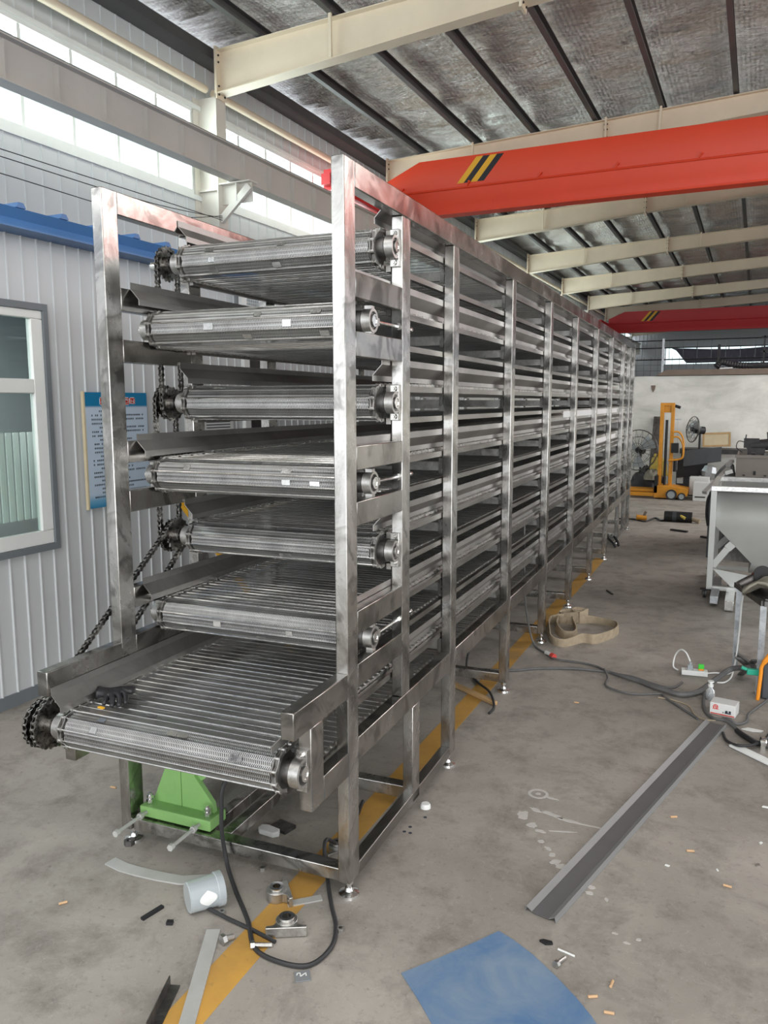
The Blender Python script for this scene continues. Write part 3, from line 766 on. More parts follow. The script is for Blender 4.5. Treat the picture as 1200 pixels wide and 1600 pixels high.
# front and back centres of the seven rollers
RY = [.425, .235, .425, .235, .425, .235, -.27]; BY = [8.0, 7.85, 8.0, 7.85, 8.0, 7.85, 8.0]; RB = .060
XL, XR = -.855, -.075
random.seed(11)
for i, z in enumerate(LZ):
    cz = z
    root = mach
    yc, yb = RY[i], BY[i]; ztop = z+RB+.006; zret = z-RB+.002
    path = [(yc, z+RB)] + [(max(yc+.3, .9), ztop), (yb, z+RB)] + arc((yb, z), RB, PI/2, -PI/2, 14)[1:] + [(max(yc+.35, .95), zret-.004), (yc, z-RB)] + arc((yc, z), RB, -PI/2, -3*PI/2, 14)[1:]
    pts = resample(path, .0381); n = len(pts)
    roll = MB().cyl((XL+.012, yc, z), (XR-.012, yc, z), RB-.010, 28)
    ro = roll.obj('roller', M['dark_steel'], mach)
    MB().cyl((-1.02 if i % 2 == 0 else -.93, yc, z), (-.008, yc, z), .0155, 16).obj('shaft', M['bright'], ro)
    # toothed discs that carry the belt chain
    for x in (XL, XR): sprocket_mb(x, (yc, z), RB-.003, 11, t=.012, hub=.034, hw=.03, s=1 if x > -.5 else -1).obj('chain_wheel', M['dark_steel'], ro)
    # back roller
    bk = MB().cyl((XL+.012, yb, z), (XR-.012, yb, z), RB-.010, 16).cyl((-.90, yb, z), (-.02, yb, z), .0155, 10).obj('roller', M['cast'], mach)
    # belt surface with cross rods at every chain pitch
    b = MB(); P = []; UV = {}
    N = n+1
    for k in range(N):
        p = pts[k % n]
        sag = .0
        P += [(XL+.014, p.x, p.y), (XR-.014, p.x, p.y)]
    F = [(2*k, 2*k+1, 2*k+3, 2*k+2) for k in range(n)]
    b.poly(P, F, False)
    for k in range(N): UV[2*k] = (0.0, k*3.0); UV[2*k+1] = ((XR-XL-.028)/.0062, k*3.0)
    b.uv = UV
    b.cur = 1
    for k in range(n):
        p = pts[k]; strong = k % 2 == 0
        rr = .0034 if strong else .0016
        b.cyl((XL+.004, p.x, p.y), (XR-.004, p.x, p.y), rr, 6, caps=False)
    # small flat joining clips
    for _ in range(70 if i in (1, 3, 5, 6) else 40):
        k = random.randrange(n) if _ > 10 else (n-1-random.randrange(8)) % n
        p, q = pts[k], pts[(k+1) % n]; d = (q-p); nr = Vector((-d.y, d.x)).normalized()*.003
        x = random.choice([-.72, -.72, -.60, -.45, -.42, -.30, -.16, -.2]) + random.uniform(-.015, .015); wv = random.uniform(.012, .02)
        a = p + d*.2; c = p + d*random.uniform(.6, .8)
        b.poly([(x-wv, a.x+nr.x, a.y+nr.y), (x+wv, a.x+nr.x, a.y+nr.y), (x+wv, c.x+nr.x, c.y+nr.y), (x-wv, c.x+nr.x, c.y+nr.y)], [(0, 1, 2, 3)])
        b.poly([(x-wv, a.x-nr.x, a.y-nr.y), (x+wv, a.x-nr.x, a.y-nr.y), (x+wv, c.x-nr.x, c.y-nr.y), (x-wv, c.x-nr.x, c.y-nr.y)], [(3, 2, 1, 0)])
    be = b.obj('mesh_belt', [M['belt'], M['bright']], mach)
    for x in (XL, XR): link_mesh(MB(), pts, x, .012, .0055, .016).obj('edge_chain', M['cast'], be)
    # bearings
    for s in (0, 1):
        sx = (lambda x: x) if s == 0 else (lambda x: W - x)
        xc = sx(-.026)
        if i == 6: r = .044; dpt = PY[1]; face = -.247
        else: r = .038; face = PY[1]
        bb = MB().ring((xc, yc, z), (1, 0, 0), r, r*.76, .030, 28)
        bb.cur = 1; bb.ring((xc, yc, z), (1, 0, 0), r*.76, r*.52, .018, 28); bb.cur = 2; bb.ring((xc, yc, z), (1, 0, 0), r*.52, .0155, .040, 24)
        bo = bb.obj('bearing', [M['cast'], M['dark_steel'], M['bright']], ro)
        if i % 2 == 0:
            yf = face; ys_ = yf-.012
            pl = MB().box(xc-.017, xc+.017, ys_, yf, z-.062, z+.062).box(xc-.016, xc+.016, yc+.01, ys_, z-.028, z+.028)
            for zz in (-.048, .048): pl.cyl((xc, ys_-.008, z+zz), (xc, ys_, z+zz), .0095, 6).cyl((xc, ys_-.013, z+zz), (xc, ys_-.008, z+zz), .005, 8)
            pl.obj('bearing_foot', M['steel'], ro, bevel=.002)
        else:
            tk = MB().box(xc-.012, xc+.012, yc-.012, yc+.012, z+r-.003, z+r+.008).box(xc-.012, xc+.012, yc-.012, yc+.012, z-r-.008, z-r+.003).box(xc-.010, xc+.010, yc+r-.006, yc+r+.022, z-.012, z+.012)
            tk.obj('take_up_lug', M['cast'], ro)
            MB().cyl((xc+.004, yc+r+.01, z), (xc+.004, yc+.36, z), .0058, 10).cyl((xc+.004, PY[1]-.010, z), (xc+.004, PY[1]-.001, z), .013, 6).cyl((xc+.004, yc+.35, z), (xc+.004, yc+.366, z), .0085, 6).obj('tension_bolt', M['bright'], ro)
# ---- left hand drive sprockets and chains
SX = {'in': -.950, 'out': -.983}
def drive(i, plane, r, par='sprocket'):
    c = (RY[i], LZ[i]); teeth = round(2*PI*r/.0215)
    sprocket_mb(SX[plane], c, r, teeth, hub=.032, hw=.026).obj('sprocket', M['oiled'], mach)
R1, R7 = .060, .074
for i, pl in ((0, 'in'), (2, 'in'), (2, 'out'), (4, 'out'), (4, 'in')): drive(i, pl, R1)
drive(6, 'in', R7); drive(6, 'out', R7)
def dchain(i, j, pl, ri, rj):
    pts = resample(pulley_loop((RY[i], LZ[i]), ri, (RY[j], LZ[j]), rj), .0215)
    link_mesh(MB(), pts, SX[pl], .011, .0062, .019).obj('drive_chain', M['oiled'], mach)
dchain(2, 0, 'in', R1, R1); dchain(4, 2, 'out', R1, R1); dchain(6, 4, 'in', R7, R1)
# chain down to the gear reducer
gc = (.30, .345)
pts = resample(pulley_loop((RY[6], LZ[6]), R7, gc, .05), .0215)
link_mesh(MB(), pts, SX['out'], .011, .0062, .019).obj('drive_chain', M['oiled'], mach)
# white strips along two far rails
for (a, b, zz) in ((3.75, 6.95, 1.487), (5.2, 6.9, 1.215)): MB().box(-.040, -.0385, a, b, zz, zz+.045).obj('white_strip', M['evenwhite'], mach)

# gear reducer on its green base (own thing, stands on the motor rails)
gr = empty('gear_reducer', (0, 0, 0), TH, 'light green gear reducer on a bolted base plate under the lowest belt', 'gear reducer')
b = MB().box(-.86, -.555, .03, .13, .105, .145); b.obj('base_plate', M['green'], gr, bevel=.004)
g = MB().prism([(-.84, .145), (-.765, .32), (-.715, .35), (-.715, .145)], 1, .085, .105)
g.prism([(-.70, .145), (-.70, .36), (-.655, .36), (-.655, .27), (-.58, .18), (-.575, .145)], 1, .085, .105)
g.box(-.712, -.70, .085, .20, .145, .40); g.prism([(.105, .145), (.16, .145), (.16, .30), (.13, .30)], 0, -.80, -.788)
g.obj('gusset_bracket', M['green'], gr)
h = MB().cyl((-.69, .10, .34), (-.69, .16, .34), .105, 32).cyl((-.69, .16, .34), (-.69, .36, .34), .085, 28).cyl((-.69, .30, .345), (-1.03, .30, .345), .02, 14).box(-.74, -.62, .18, .36, .22, .42)
for k in range(8):
    a = 2*PI*k/8+.2; h.cyl((-.69+.09*math.cos(a), .090, .34+.09*math.sin(a)), (-.69+.09*math.cos(a), .10, .34+.09*math.sin(a)), .010, 6)
h.obj('gearbox', M['green'], gr)
sprocket_mb(SX['out'], gc, .05, 15, hub=.026).obj('sprocket', M['oiled'], gr)
m_ = MB().cyl((-.56, .30, .33), (-.28, .30, .33), .075, 28)
for k in range(20): a = 2*PI*k/20; m_.bar((-.54, .30+.078*math.cos(a), .33+.078*math.sin(a)), (-.32, .30+.078*math.cos(a), .33+.078*math.sin(a)), .004, .012)
m_.obj('motor', M['motor'], gr)
MB().box(-.46, -.38, .26, .34, .39, .43).obj('terminal_box', M['motor'], gr)
for x in (-.835, -.585): MB().cyl((x, .06, .145), (x, .06, .185), .007, 10).cyl((x, .06, .148), (x, .06, .162), .014, 6).cyl((x, .06, .166), (x, .06, .176), .012, 6).obj('anchor_bolt', M['bright'], gr)
# long adjusting bolts through the floor beam
for x in (-.83, -.60): MB().cyl((x, -.12, .125), (x, .03, .125), .0065, 10).cyl((x, -.135, .125), (x, -.12, .125), .012, 6).cyl((x, -.01, .125), (x, .004, .125), .013, 6).obj('adjusting_bolt', M['palebar'], gr)

# ============================================================ THINGS ON THE FLOOR NEAR THE DRYER
def one(name, mb, m, label, cat, group=None, bevel=0, loc=None, rz=0):
    o = mb.obj(name, m, bevel=bevel)
    if loc: o.location = loc; o.rotation_euler = (0, 0, rz)
    return tag(o, label, cat, group)
def flatbar(pts, w, t, z0=0.001):
    mb = MB(); P = []; n = len(pts)
    for i, p in enumerate(pts):
        a = Vector(pts[max(i-1, 0)]); b = Vector(pts[min(i+1, n-1)]); d = (b-a).normalized(); s = Vector((-d.y, d.x))*w/2; p = Vector(p)
        z = z0 + (p.z if len(p) > 2 else 0)
        P += [(p.x+s.x, p.y+s.y, z), (p.x-s.x, p.y-s.y, z), (p.x-s.x, p.y-s.y, z+t), (p.x+s.x, p.y+s.y, z+t)]
    F = [(0, 1, 2, 3), (4*n-1, 4*n-2, 4*n-3, 4*n-4)]
    for i in range(n-1):
        for k in range(4): F.append((4*i+k, 4*i+4+k, 4*i+4+(k+1) % 4, 4*i+(k+1) % 4))
    return mb.poly(P, F)
one('bent_flat_bar', flatbar([(-.871, -.147), (-.80, -.158), (-.733, -.156), (-.65, -.148), (-.57, -.135), (-.481, -.082)], .045, .006), M['palebar'], 'bent grey flat steel bar on the floor, left of the milky plastic cap', 'steel bar')
one('flat_bar', flatbar([(-.314, -.30), (-.136, -.66)], .042, .006), M['palebar'], 'long straight grey flat bar lying across the yellow line at the bottom edge', 'steel bar')
one('steel_offcut', flatbar([(-.176, -.096), (-.093, -.02)], .028, .005), M['palebar'], 'short pale steel strip beside the upright bearing near the front post', 'offcut')
# milky cap lying on its side
cp = empty('plastic_pot', (-.442, -.262, .052), 0, 'milky grey plastic cap lying on its side on the floor', 'cap')
d = Vector((.55, .75, 0)).normalized()
MB().lathe([(.001, 0), (.044, 0), (.048, .003), (.050, .09), (.054, .092), (.054, .112), (.050, .112), (.048, .09), (.046, .006), (.001, .004)], (0, 0, 0), d, 36).obj('body', M['cup'], cp)
lab = MB(); sd = Vector((.75, -.55, 0)).normalized()
for k in range(8):
    for j in range(6):
        pass
P = []; F = []; ax = d; q1 = Vector((ax.y, -ax.x, 0)); q2 = Vector((0, 0, 1))
for i in range(13):
    th_ = -.35 + 1.0*i/12; hw = .028*math.sin(PI*i/12)
    for s in (-1, 1): P.append(ax*(.055+s*hw) + (q1*math.cos(th_)+q2*math.sin(th_))*.0506)
lab.poly(P, [(2*i, 2*i+1, 2*i+3, 2*i+2) for i in range(12)], True); lab.obj('round_label', M['white'], cp)
# black cable hanging from the motor and looping over the yellow line
cab = [(-.40, .33, .30), (-.46, .20, .16), (-.53, .09, .06), (-.517, .06, .008), (-.376, -.101, .008), (-.242, -.222, .008), (-.151, -.32, .008), (-.052, -.341, .008), (.032, -.317, .008), (.053, -.226, .008), (.021, -.135, .008), (-.043, -.046, .01), (-.11, .05, .03), (-.16, .13, .106), (-.178, .30, .008), (-.25, .6, .008)]
cab[:4] = [(-.40, .30, .40), (-.47, .02, .335), (-.475, -.03, .20), (-.46, -.03, .05)]
one('motor_cable', MB().tube(smooth_path(cab, 8), .0072, 8), M['rubber'], 'black cable hanging below the lowest belt and looping over the yellow line', 'cable')
one('rubber_rod', MB().tube(smooth_path([(-.40, -.235, .02), (-.3, -.245, .012), (-.2, -.255, .008), (-.111, -.271, .007)], 6), .006, 8), M['rubber'], 'short black cable end poking out of the milky plastic cap', 'cable')
# pillow bearings
def pillow(loc, rz, tilt, lab):
    r = empty('pillow_bearing', loc, rz, lab, 'bearing', 'loose bearings on the floor'); r.rotation_euler = (tilt[0], tilt[1], rz)
    b = MB().prism([(-.062, 0), (.062, 0), (.062, .012), (.040, .016), (.03, .03), (-.03, .03), (-.040, .016), (-.062, .012)], 1, -.016, .016)
    b.ring((0, 0, .042), (0, 1, 0), .034, .024, .034, 32); b.obj('housing', M['cast'], r, bevel=.002)
    MB().ring((0, -.004, .042), (0, 1, 0), .0235, .013, .046, 28).obj('insert', M['bright'], r)
    for x in (-.05, .05): MB().ring((x, 0, .0135), (0, 0, 1), .010, .0055, .004, 16).obj('bolt_hole_rim', M['dark_steel'], r)
pillow((-.195, -.052, .018), 2.3, (-PI/2, 0), 'stainless pillow bearing on its face at the floor beam near the front post')
pillow((-.095, -.235, .018), .5, (-PI/2, 0), 'stainless pillow bearing lying alone on the yellow line')
pillow((-.135, .215, .018), 1.0, (-PI/2, 0), 'stainless pillow bearing on the floor behind the front right post')
# nuts, bolts, small scraps
def bolt(x, y, rz, L, r, lab):
    t = empty('loose_bolt', (x, y, r*1.9), rz, lab, 'bolt', 'loose bolts and nuts')
    MB().cyl((0, 0, 0), (L, 0, -r*.9), r, 10).obj('thread', M['cast'], t); MB().cyl((-.012, 0, 0), (0, 0, 0), r*1.8, 6).obj('head', M['cast'], t)
bolt(-.154, -.315, .6, .05, .007, 'steel bolt next to the bearing on the yellow line')
bolt(-.247, -.333, 1.2, .028, .009, 'short steel bolt beside the long flat bar')
bolt(-.591, .30, 1.9, .03, .008, 'steel bolt on the floor between the motor rails')
def nut(x, y, s, lab, m='cast'): one('loose_nut', MB().ring((x, y, s*.45), (0, 0, 1), s, s*.5, s*.9, 6), M[m], lab, 'nut', 'loose bolts and nuts')
nut(-.341, -.219, .012, 'small steel nut just right of the milky plastic cap')
nut(.038, -.137, .013, 'small steel nut right of the cable loop')
nut(-.358, .037, .014, 'flat steel nut against the front floor beam')
nut(-.89, -.03, .02, 'dark square nut below the front left leg', 'dark_steel')
tg = empty('metal_tag', (.034, -.357, .001), .62, 'small grey square metal tag marked 2 below the cable loop', 'tag')
MB().box(-.022, .022, -.02, .02, 0, .003).obj('plate', M['tag'], tg)
nb = MB()
for a, b_, c, e_ in ((-.006, .012, -.006, -.002), (-.006, -.002, .010, .010), (.010, .010, .010, -.002), (-.006, .012, -.014, .012), (-.014, .012, -.016, .004)): nb.bar((a, b_, .0035), (c, e_, .0035), .003, .0008)
nb.obj('numeral', M['white'], tg)
one('angle_scrap', MB().prism([(0, 0), (.03, 0), (.03, .003), (.003, .003), (.003, .03), (0, .03)], 1, 0, .17), M['dark_steel'], 'dark bent metal scrap at the bottom edge left of the yellow line', 'scrap', loc=(-.225, -.70, .001), rz=.35)
one('rubber_scrap', MB().box(-.007, .007, -.04, .04, 0, .008), M['black'], 'thin black strip on the bare floor left of the plastic cap', 'scrap', loc=(-.541, -.311, 0), rz=-.2)
one('rubber_scrap', MB().box(-.01, .01, -.008, .008, 0, .01), M['black'], 'small black lump on the floor just below the plastic cap', 'scrap', loc=(-.458, -.328, 0), rz=.4)
one('plastic_bracket', MB().prism([(-.045, -.012), (-.03, -.022), (.03, -.02), (.045, 0), (.035, .018), (-.02, .022), (-.045, .012)], 2, .001, .022), M['white'], 'small white plastic block on the floor behind the front beam', 'bracket', bevel=.003, loc=(-.464, .245, 0), rz=-.1)
one('steel_block', MB().box(-.04, .04, -.03, .03, 0, .012), M['dark_steel'], 'dark flat steel block under the white plastic block', 'block', loc=(-.44, .30, 0), rz=-.2)
cpn = MB().lathe([(.001, .018), (.016, .018), (.020, .012), (.021, 0), (.001, 0)], (-.007, .671, 0), (0, 0, 1), 24); one('bottle_top', cpn, M['white'], 'round white bottle cap on the floor right of the bottom rail', 'cap')
for i, (x, y) in enumerate(((.02, .60), (-.005, .51), (.012, .47), (-.012, .47))):
    one('dark_drop', MB().lathe([(.007, 0), (.007, .0006), (.0001, .0008)], (x, y, 0), (0, 0, 1), 12), M['blackink'], 'small dark oil drop on the floor below the white bottle cap', 'drop', 'oil drops')
# cigarette butts
bl_ = [(-.837, -.392, .9, 'lone cigarette butt at the left edge of the floor'), (-1.256, .277, 0.1, 'cigarette butt left of the front left leg'), (.312, 2.045, .1, 'cigarette butt far up the open floor left of the channel'),
       (.898, .998, .5, 'cigarette butt just right of the steel channel'), (.975, .771, .3, 'cigarette butt below and right of the channel middle'), (1.103, .597, -.1, 'rightmost cigarette butt on the open floor'),
       (.828, -.027, 1.5, 'cigarette butt standing lengthwise above the blue sheet edge'), (.789, -.098, .5, 'cigarette butt closest to the blue sheet'), (.839, -.139, .2, 'lowest cigarette butt, near the bottom edge')]
b0 = MB().cyl((-.013, 0, .0042), (.013, 0, .0042), .004, 10).obj('cigarette_butt', M['butt'])
for i, (x, y, rz, lab_) in enumerate(bl_):
    o = b0 if i == 0 else b0.copy()
    if i: COL.objects.link(o)
    o.location = (x, y, 0); o.rotation_euler = (0, 0, rz); tag(o, lab_, 'cigarette butt', 'cigarette butts')
one('white_stick', MB().cyl((-.026, 0, .003), (.026, 0, .003), .003, 8), M['white'], 'thin white stick on the floor below the channel end', 'stick', loc=(.686, .049, 0), rz=-.2)
bolt(.675, -.016, 1.25, .04, .006, 'dark bolt on the floor right of the blue sheet')
one('rag_scrap', MB().prism([(-.02, 0), (0, -.008), (.02, .002), (.015, .01), (-.01, .009)], 2, .001, .008), M['black'], 'dark scrap of rubber just below the channel end', 'scrap', loc=(.622, .066, 0))
for i, (x, y, s, lab_) in enumerate(((1.221, 1.234, .012, 'white chip at the right edge of the floor'), (1.204, .937, .008, 'pale chip at the right edge below the white chip'), (1.068, .686, .006, 'tiny pale chip left of the rightmost butt'), (.909, .643, .008, 'pale round washer on the open floor'), (1.194, .778, .010, 'grey nut near the right edge'))):
    one('floor_chip', MB().prism([(-s, -s*.4), (s*.8, -s*.5), (s, s*.4), (-s*.6, s*.5)], 2, .0005, .004), M['white' if i < 4 else 'cast'], lab_, 'chip', loc=(x, y, 0), rz=i)
# white paint splashes
sp = MB(); random.seed(5)
def splat(x, y, rx, ry, rz, n=14):
    P = []
    for k in range(n):
        a = 2*PI*k/n; q = 1+random.uniform(-.28, .28); u, v = rx*q*math.cos(a), ry*q*math.sin(a); P.append((x+u*math.cos(rz)-v*math.sin(rz), y+u*math.sin(rz)+v*math.cos(rz), .0012))
    Q = [(p[0], p[1], 0) for p in P]; sp.poly(P+Q, [tuple(range(n))] + [(i, n+i, n+(i+1) % n, (i+1) % n) for i in range(n)])
sp.ring((.373, .968, .0008), (0, 0, 1), .042, .030, .001, 22); splat(.373, .968, .010, .008, 0); splat(.43, .955, .03, .008, -.1)
for (x, y, rx, ry, rz) in ((.362, .775, .022, .028, .2), (.40, .835, .03, .012, -.3), (.46, .825, .045, .012, -.25), (.53, .805, .05, .008, -.1), (.62, .80, .05, .005, 0), (.413, .715, .02, .018, .4), (.45, .685, .02, .009, 0), (.52, .715, .05, .004, .3), (.473, .616, .012, .010, .5), (.505, .579, .008, .014, 1), (.53, .545, .010, .012, 0), (.549, .505, .02, .012, .8), (.575, .485, .022, .018, .2), (.60, .50, .015, .012, 0), (.692, .408, .016, .010, 0), (.691, .372, .013, .009, 0), (.75, .36, .006, .01, .3), (.80, .20, .008, .005, 0), (.84, .17, .01, .005, 0), (.87, .20, .008, .006, 1)): splat(x, y, rx, ry, rz)
def mk_splash():
    n = NT('dried_white_splash'); g = n.noise(n.coord(), 60, 4, .7)
    return n.set(Base_Color=n.mix(srgb(164, 161, 156), srgb(190, 187, 182), g), Roughness=.8)
o = sp.obj('paint_splash', mk_splash()); tag(o, 'dried white splashes on the floor beside the steel channel', 'paint splashes', kind='stuff')
# steel channel
ch = empty('steel_channel', (0, 0, 0), 0, 'long shallow steel channel lying diagonally on the open floor', 'steel channel')
a0, a1 = Vector((.576, .183, 0)), Vector((1.004, 2.043, 0)); dr_ = (a1-a0); Lc = dr_.length; ch.location = a0; ch.rotation_euler = (0, 0, math.atan2(-dr_.x, dr_.y))
MB().box(-.03, .03, 0, Lc, .004, .006).obj('web', M['chan_dark'], ch)
MB().strip([(-.052, .0005), (-.048, .017), (-.030, .006)], 1, 0, Lc, .002).obj('flange', M['chan'], ch)
MB().strip([(.030, .006), (.048, .017), (.052, .0005)], 1, 0, Lc, .002).obj('flange', M['chan'], ch)
# blue sheet
bs = MB(); P = [(.281, -.230), (.36, -.12), (.43, -.015), (.478, .061), (.53, .04), (.60, .0), (.68, -.06), (.75, -.12), (.80, -.17), (.83, -.21), (.90, -.34), (.72, -.60), (.56, -.50), (.46, -.40), (.37, -.31)]
bs.prism(P, 2, .0005, .003); one('blue_sheet', bs, M['bluesheet'], 'worn blue sheet lying flat at the bottom of the picture', 'sheet')
# wooden stick, cables and strap by the third bay
one('wooden_stick', MB().bar((-.40, 2.03, .014), (-.07, 1.825, .014), .028, .022), M['wood'], 'raw wooden stick poking out from under the dryer', 'stick', bevel=.003)
one('thin_cable', MB().tube(smooth_path([(-.33, 2.62, .5), (-.39, 2.47, .25), (-.413, 2.35, .02), (-.281, 2.137, .008), (-.137, 1.934, .03), (-.062, 1.77, .02), (-.067, 1.70, .006)], 8), .007, 8), M['rubber'], 'black cable sagging under the dryer past the wooden stick', 'cable')
one('supply_cable', MB().tube(smooth_path([(-.6, 2.30, .008), (-.387, 2.323, .008), (-.143, 2.396, .008), (-.012, 2.494, .008), (.174, 2.579, .008), (.373, 2.606, .008), (.425, 2.579, .012), (.50, 2.53, .016), (.581, 2.495, .016), (.66, 2.43, .018), (.73, 2.394, .018), (.79, 2.365, .018), (.837, 2.378, .018), (.90, 2.45, .02), (.975, 2.60, .05), (1.05, 2.70, .09), (1.14, 2.62, .135)], 8), [.008]*44 + [.008+.007*min(1, i/20) for i in range(85)], 8), M['rubber_grey'], 'thick grey rubber hose running over the floor to the teal clamp', 'hose')
pc = empty('extension_lead', (0, 0, 0), 0, 'grey cable drooping off the dryer side to a plug with a red band', 'cable')
MB().tube(smooth_path([(-.21, 2.86, .86), (-.20, 2.84, .62), (-.195, 2.86, .35), (-.185, 2.95, .12), (-.14, 2.93, .012), (-.045, 2.808, .01), (-.011, 2.766, .012), (.051, 2.71, .01), (.201, 2.71, .008), (.307, 2.679, .008), (.396, 2.60, .008), (.529, 2.56, .014), (.685, 2.47, .014), (.76, 2.49, .008), (.80, 2.60, .008)], 8), .0065, 8).obj('cable', M['rubber_grey'], pc)
MB().cyl((-.035, 2.80, .016), (.012, 2.752, .016), .013, 14).obj('plug', M['white'], pc)
MB().cyl((.012, 2.752, .018), (.035, 2.728, .018), .017, 14).obj('red_band', M['redink'], pc)
one('thin_cable', MB().tube(smooth_path([(.36, 2.61, .022), (.401, 2.50, .008), (.414, 2.361, .008), (.514, 2.296, .008), (.605, 2.304, .008), (.705, 2.355, .008), (.74, 2.302, .008), (.83, 2.182, .008), (.916, 2.07, .008)], 8), .006, 8), M['rubber_grey'], 'thin grey cable curving below the thick hose towards the channel', 'cable')
one('thin_cable', MB().tube(smooth_path([(.70, 2.30, .006), (.78, 2.29, .006), (.86, 2.24, .006), (.90, 2.12, .006), (.95, 2.06, .012), (1.0, 2.045, .02)], 8), .0035, 6), M['tan'], 'thin tan wire ending at the far end of the channel', 'wire')
# tan strap coil standing on edge
st = [(-.172, 3.545), (-.17, 3.398), (-.10, 3.16), (-.044, 3.035), (.03, 3.01), (.085, 3.09), (.13, 3.165), (.20, 3.16), (.25, 3.25), (.305, 3.422), (.282, 3.603), (.145, 3.67), (.016, 3.649), (-.07, 3.60), (-.127, 3.58), (-.172, 3.545)]
def ribbon(pts, h, t, wob=.012):
    pp = smooth_path([(x, y, 0) for x, y in pts], 6); mb = MB(); P = []; n = len(pp)
    for i, p in enumerate(pp):
        d = (pp[min(i+1, n-1)]-pp[max(i-1, 0)]).normalized(); s = Vector((-d.y, d.x, 0)); lean = wob*math.sin(i*.23)
        hh = h*(1+.12*math.sin(i*.17))
        P += [p - s*t/2, p + s*t/2, p + s*(t/2+lean) + Vector((0, 0, hh)), p + s*(lean-t/2) + Vector((0, 0, hh))]
    F = [(0, 1, 2, 3), (4*n-1, 4*n-2, 4*n-3, 4*n-4)]
    for i in range(n-1):
        for k in range(4): F.append((4*i+k, 4*i+4+k, 4*i+4+(k+1) % 4, 4*i+(k+1) % 4))
    return mb.poly(P, F, True)
sc = empty('sling_strap', (0, 0, 0), 0, 'dirty tan webbing sling coiled on edge on the floor beside the dryer', 'strap')
ribbon(st, .062, .007).obj('webbing', M['tan'], sc)
ribbon([(-.129, 3.564), (-.11, 3.38), (-.06, 3.26), (-.0, 3.20), (.045, 3.24), (.05, 3.36), (.0, 3.52), (-.05, 3.66), (.0, 3.70)], .06, .007).obj('inner_loop', M['tan'], sc)
for i, (x, y, r, h) in enumerate(((-.05, 3.62, .045, .085), (.015, 3.66, .03, .10), (-.10, 3.60, .03, .06))):
    ribbon([(x+r*1.5*math.cos(a*PI/4+i), y+r*math.sin(a*PI/4+i)) for a in range(8)], h, .008, .02).obj('folded_end', M['tan'], sc)

# glove lying on the lowest belt
gl = empty('work_glove', (-.83, -.185, 0), 0, 'black rubber-coated work glove lying on the lowest belt', 'glove')
Rm = Matrix.Rotation(TH, 4, 'Z'); gp = Rm @ Vector((-.815, -.165, .6235)); gl.location = gp; gl.rotation_euler = (0, 0, TH + .15)
def skin(name, chains, m, parent, sub=2):
    me = bpy.data.meshes.new(name); V = []; E = []; R = []
    for ch_ in chains:
        prev_ = ch_[0] if isinstance(ch_[0], int) else None
        for p in (ch_[1:] if prev_ is not None else ch_):
            V.append(p[:3]); R.append(p[3:])
            if prev_ is not None: E.append((prev_, len(V)-1))
            prev_ = len(V)-1
    me.from_pydata(V, E, []); o = bpy.data.objects.new(name, me); COL.objects.link(o); o.parent = parent
    s = o.modifiers.new('s', 'SKIN'); s.use_smooth_shade = True
    for i, r in enumerate(R):
        me.skin_vertices[0].data[i].radius = (r[0], r[1] if len(r) > 1 else r[0])
    me.skin_vertices[0].data[0].use_root = True
    ss = o.modifiers.new('ss', 'SUBSURF'); ss.levels = sub; ss.render_levels = sub
    me.materials.append(m); return o
def skin_obj(name, chains, m, parent, sub=2):
    me = bpy.data.meshes.new(name); bm_ = None
    import bmesh
    bm = bmesh.new(); lay = bm.verts.layers.skin.verify(); vs = []
    for ch_ in chains:
        prev_ = None
        for p in ch_:
            if isinstance(p, int): prev_ = vs[p]; continue
            v = bm.verts.new(p[:3]); v[lay].radius = (p[3], p[4] if len(p) > 4 else p[3]); v[lay].use_root = (len(vs) == 0); vs.append(v)
            if prev_ is not None: bm.edges.new((prev_, v))
            prev_ = v
    bm.to_mesh(me); bm.free(); o = bpy.data.objects.new(name, me); COL.objects.link(o)
    if parent: o.parent = parent
    s = o.modifiers.new('s', 'SKIN'); s.use_smooth_shade = True
    ss = o.modifiers.new('ss', 'SUBSURF'); ss.levels = sub; ss.render_levels = sub
    me.materials.append(m); return o
k_ = 1.0
skin_obj('glove_body', [
    [(-.01, .01, .020, .030, .016), (.02, .0, .024, .034, .018), (.045, -.012, .026, .032, .017)],
    [2, (.062, .004, .028, .011), (.085, -.012, .026, .0098), (.098, -.034, .014, .0090), (.103, -.046, .010, .008)],
    [2, (.056, -.018, .030, .011), (.078, -.036, .026, .0100), (.090, -.058, .014, .0092), (.094, -.070, .010, .008)],
    [2, (.046, -.030, .028, .011), (.062, -.052, .024, .0098), (.072, -.070, .014, .0090), (.074, -.080, .010, .008)],
    [2, (.030, -.036, .024, .010), (.038, -.058, .018, .0090), (.040, -.072, .010, .0085)],
    [0, (-.030, .0, .022, .012), (-.048, -.016, .018, .0105), (-.056, -.034, .014, .010), (-.050, -.052, .010, .009)],
    [1, (.045, .035, .022, .026, .014), (.085, .050, .022, .028, .014)]], M['glove'], gl, 2)
MB().bar((.028, -.078, .006), (.050, -.086, .006), .010, .004).obj('yellow_stitch', M['yellow'], gl)

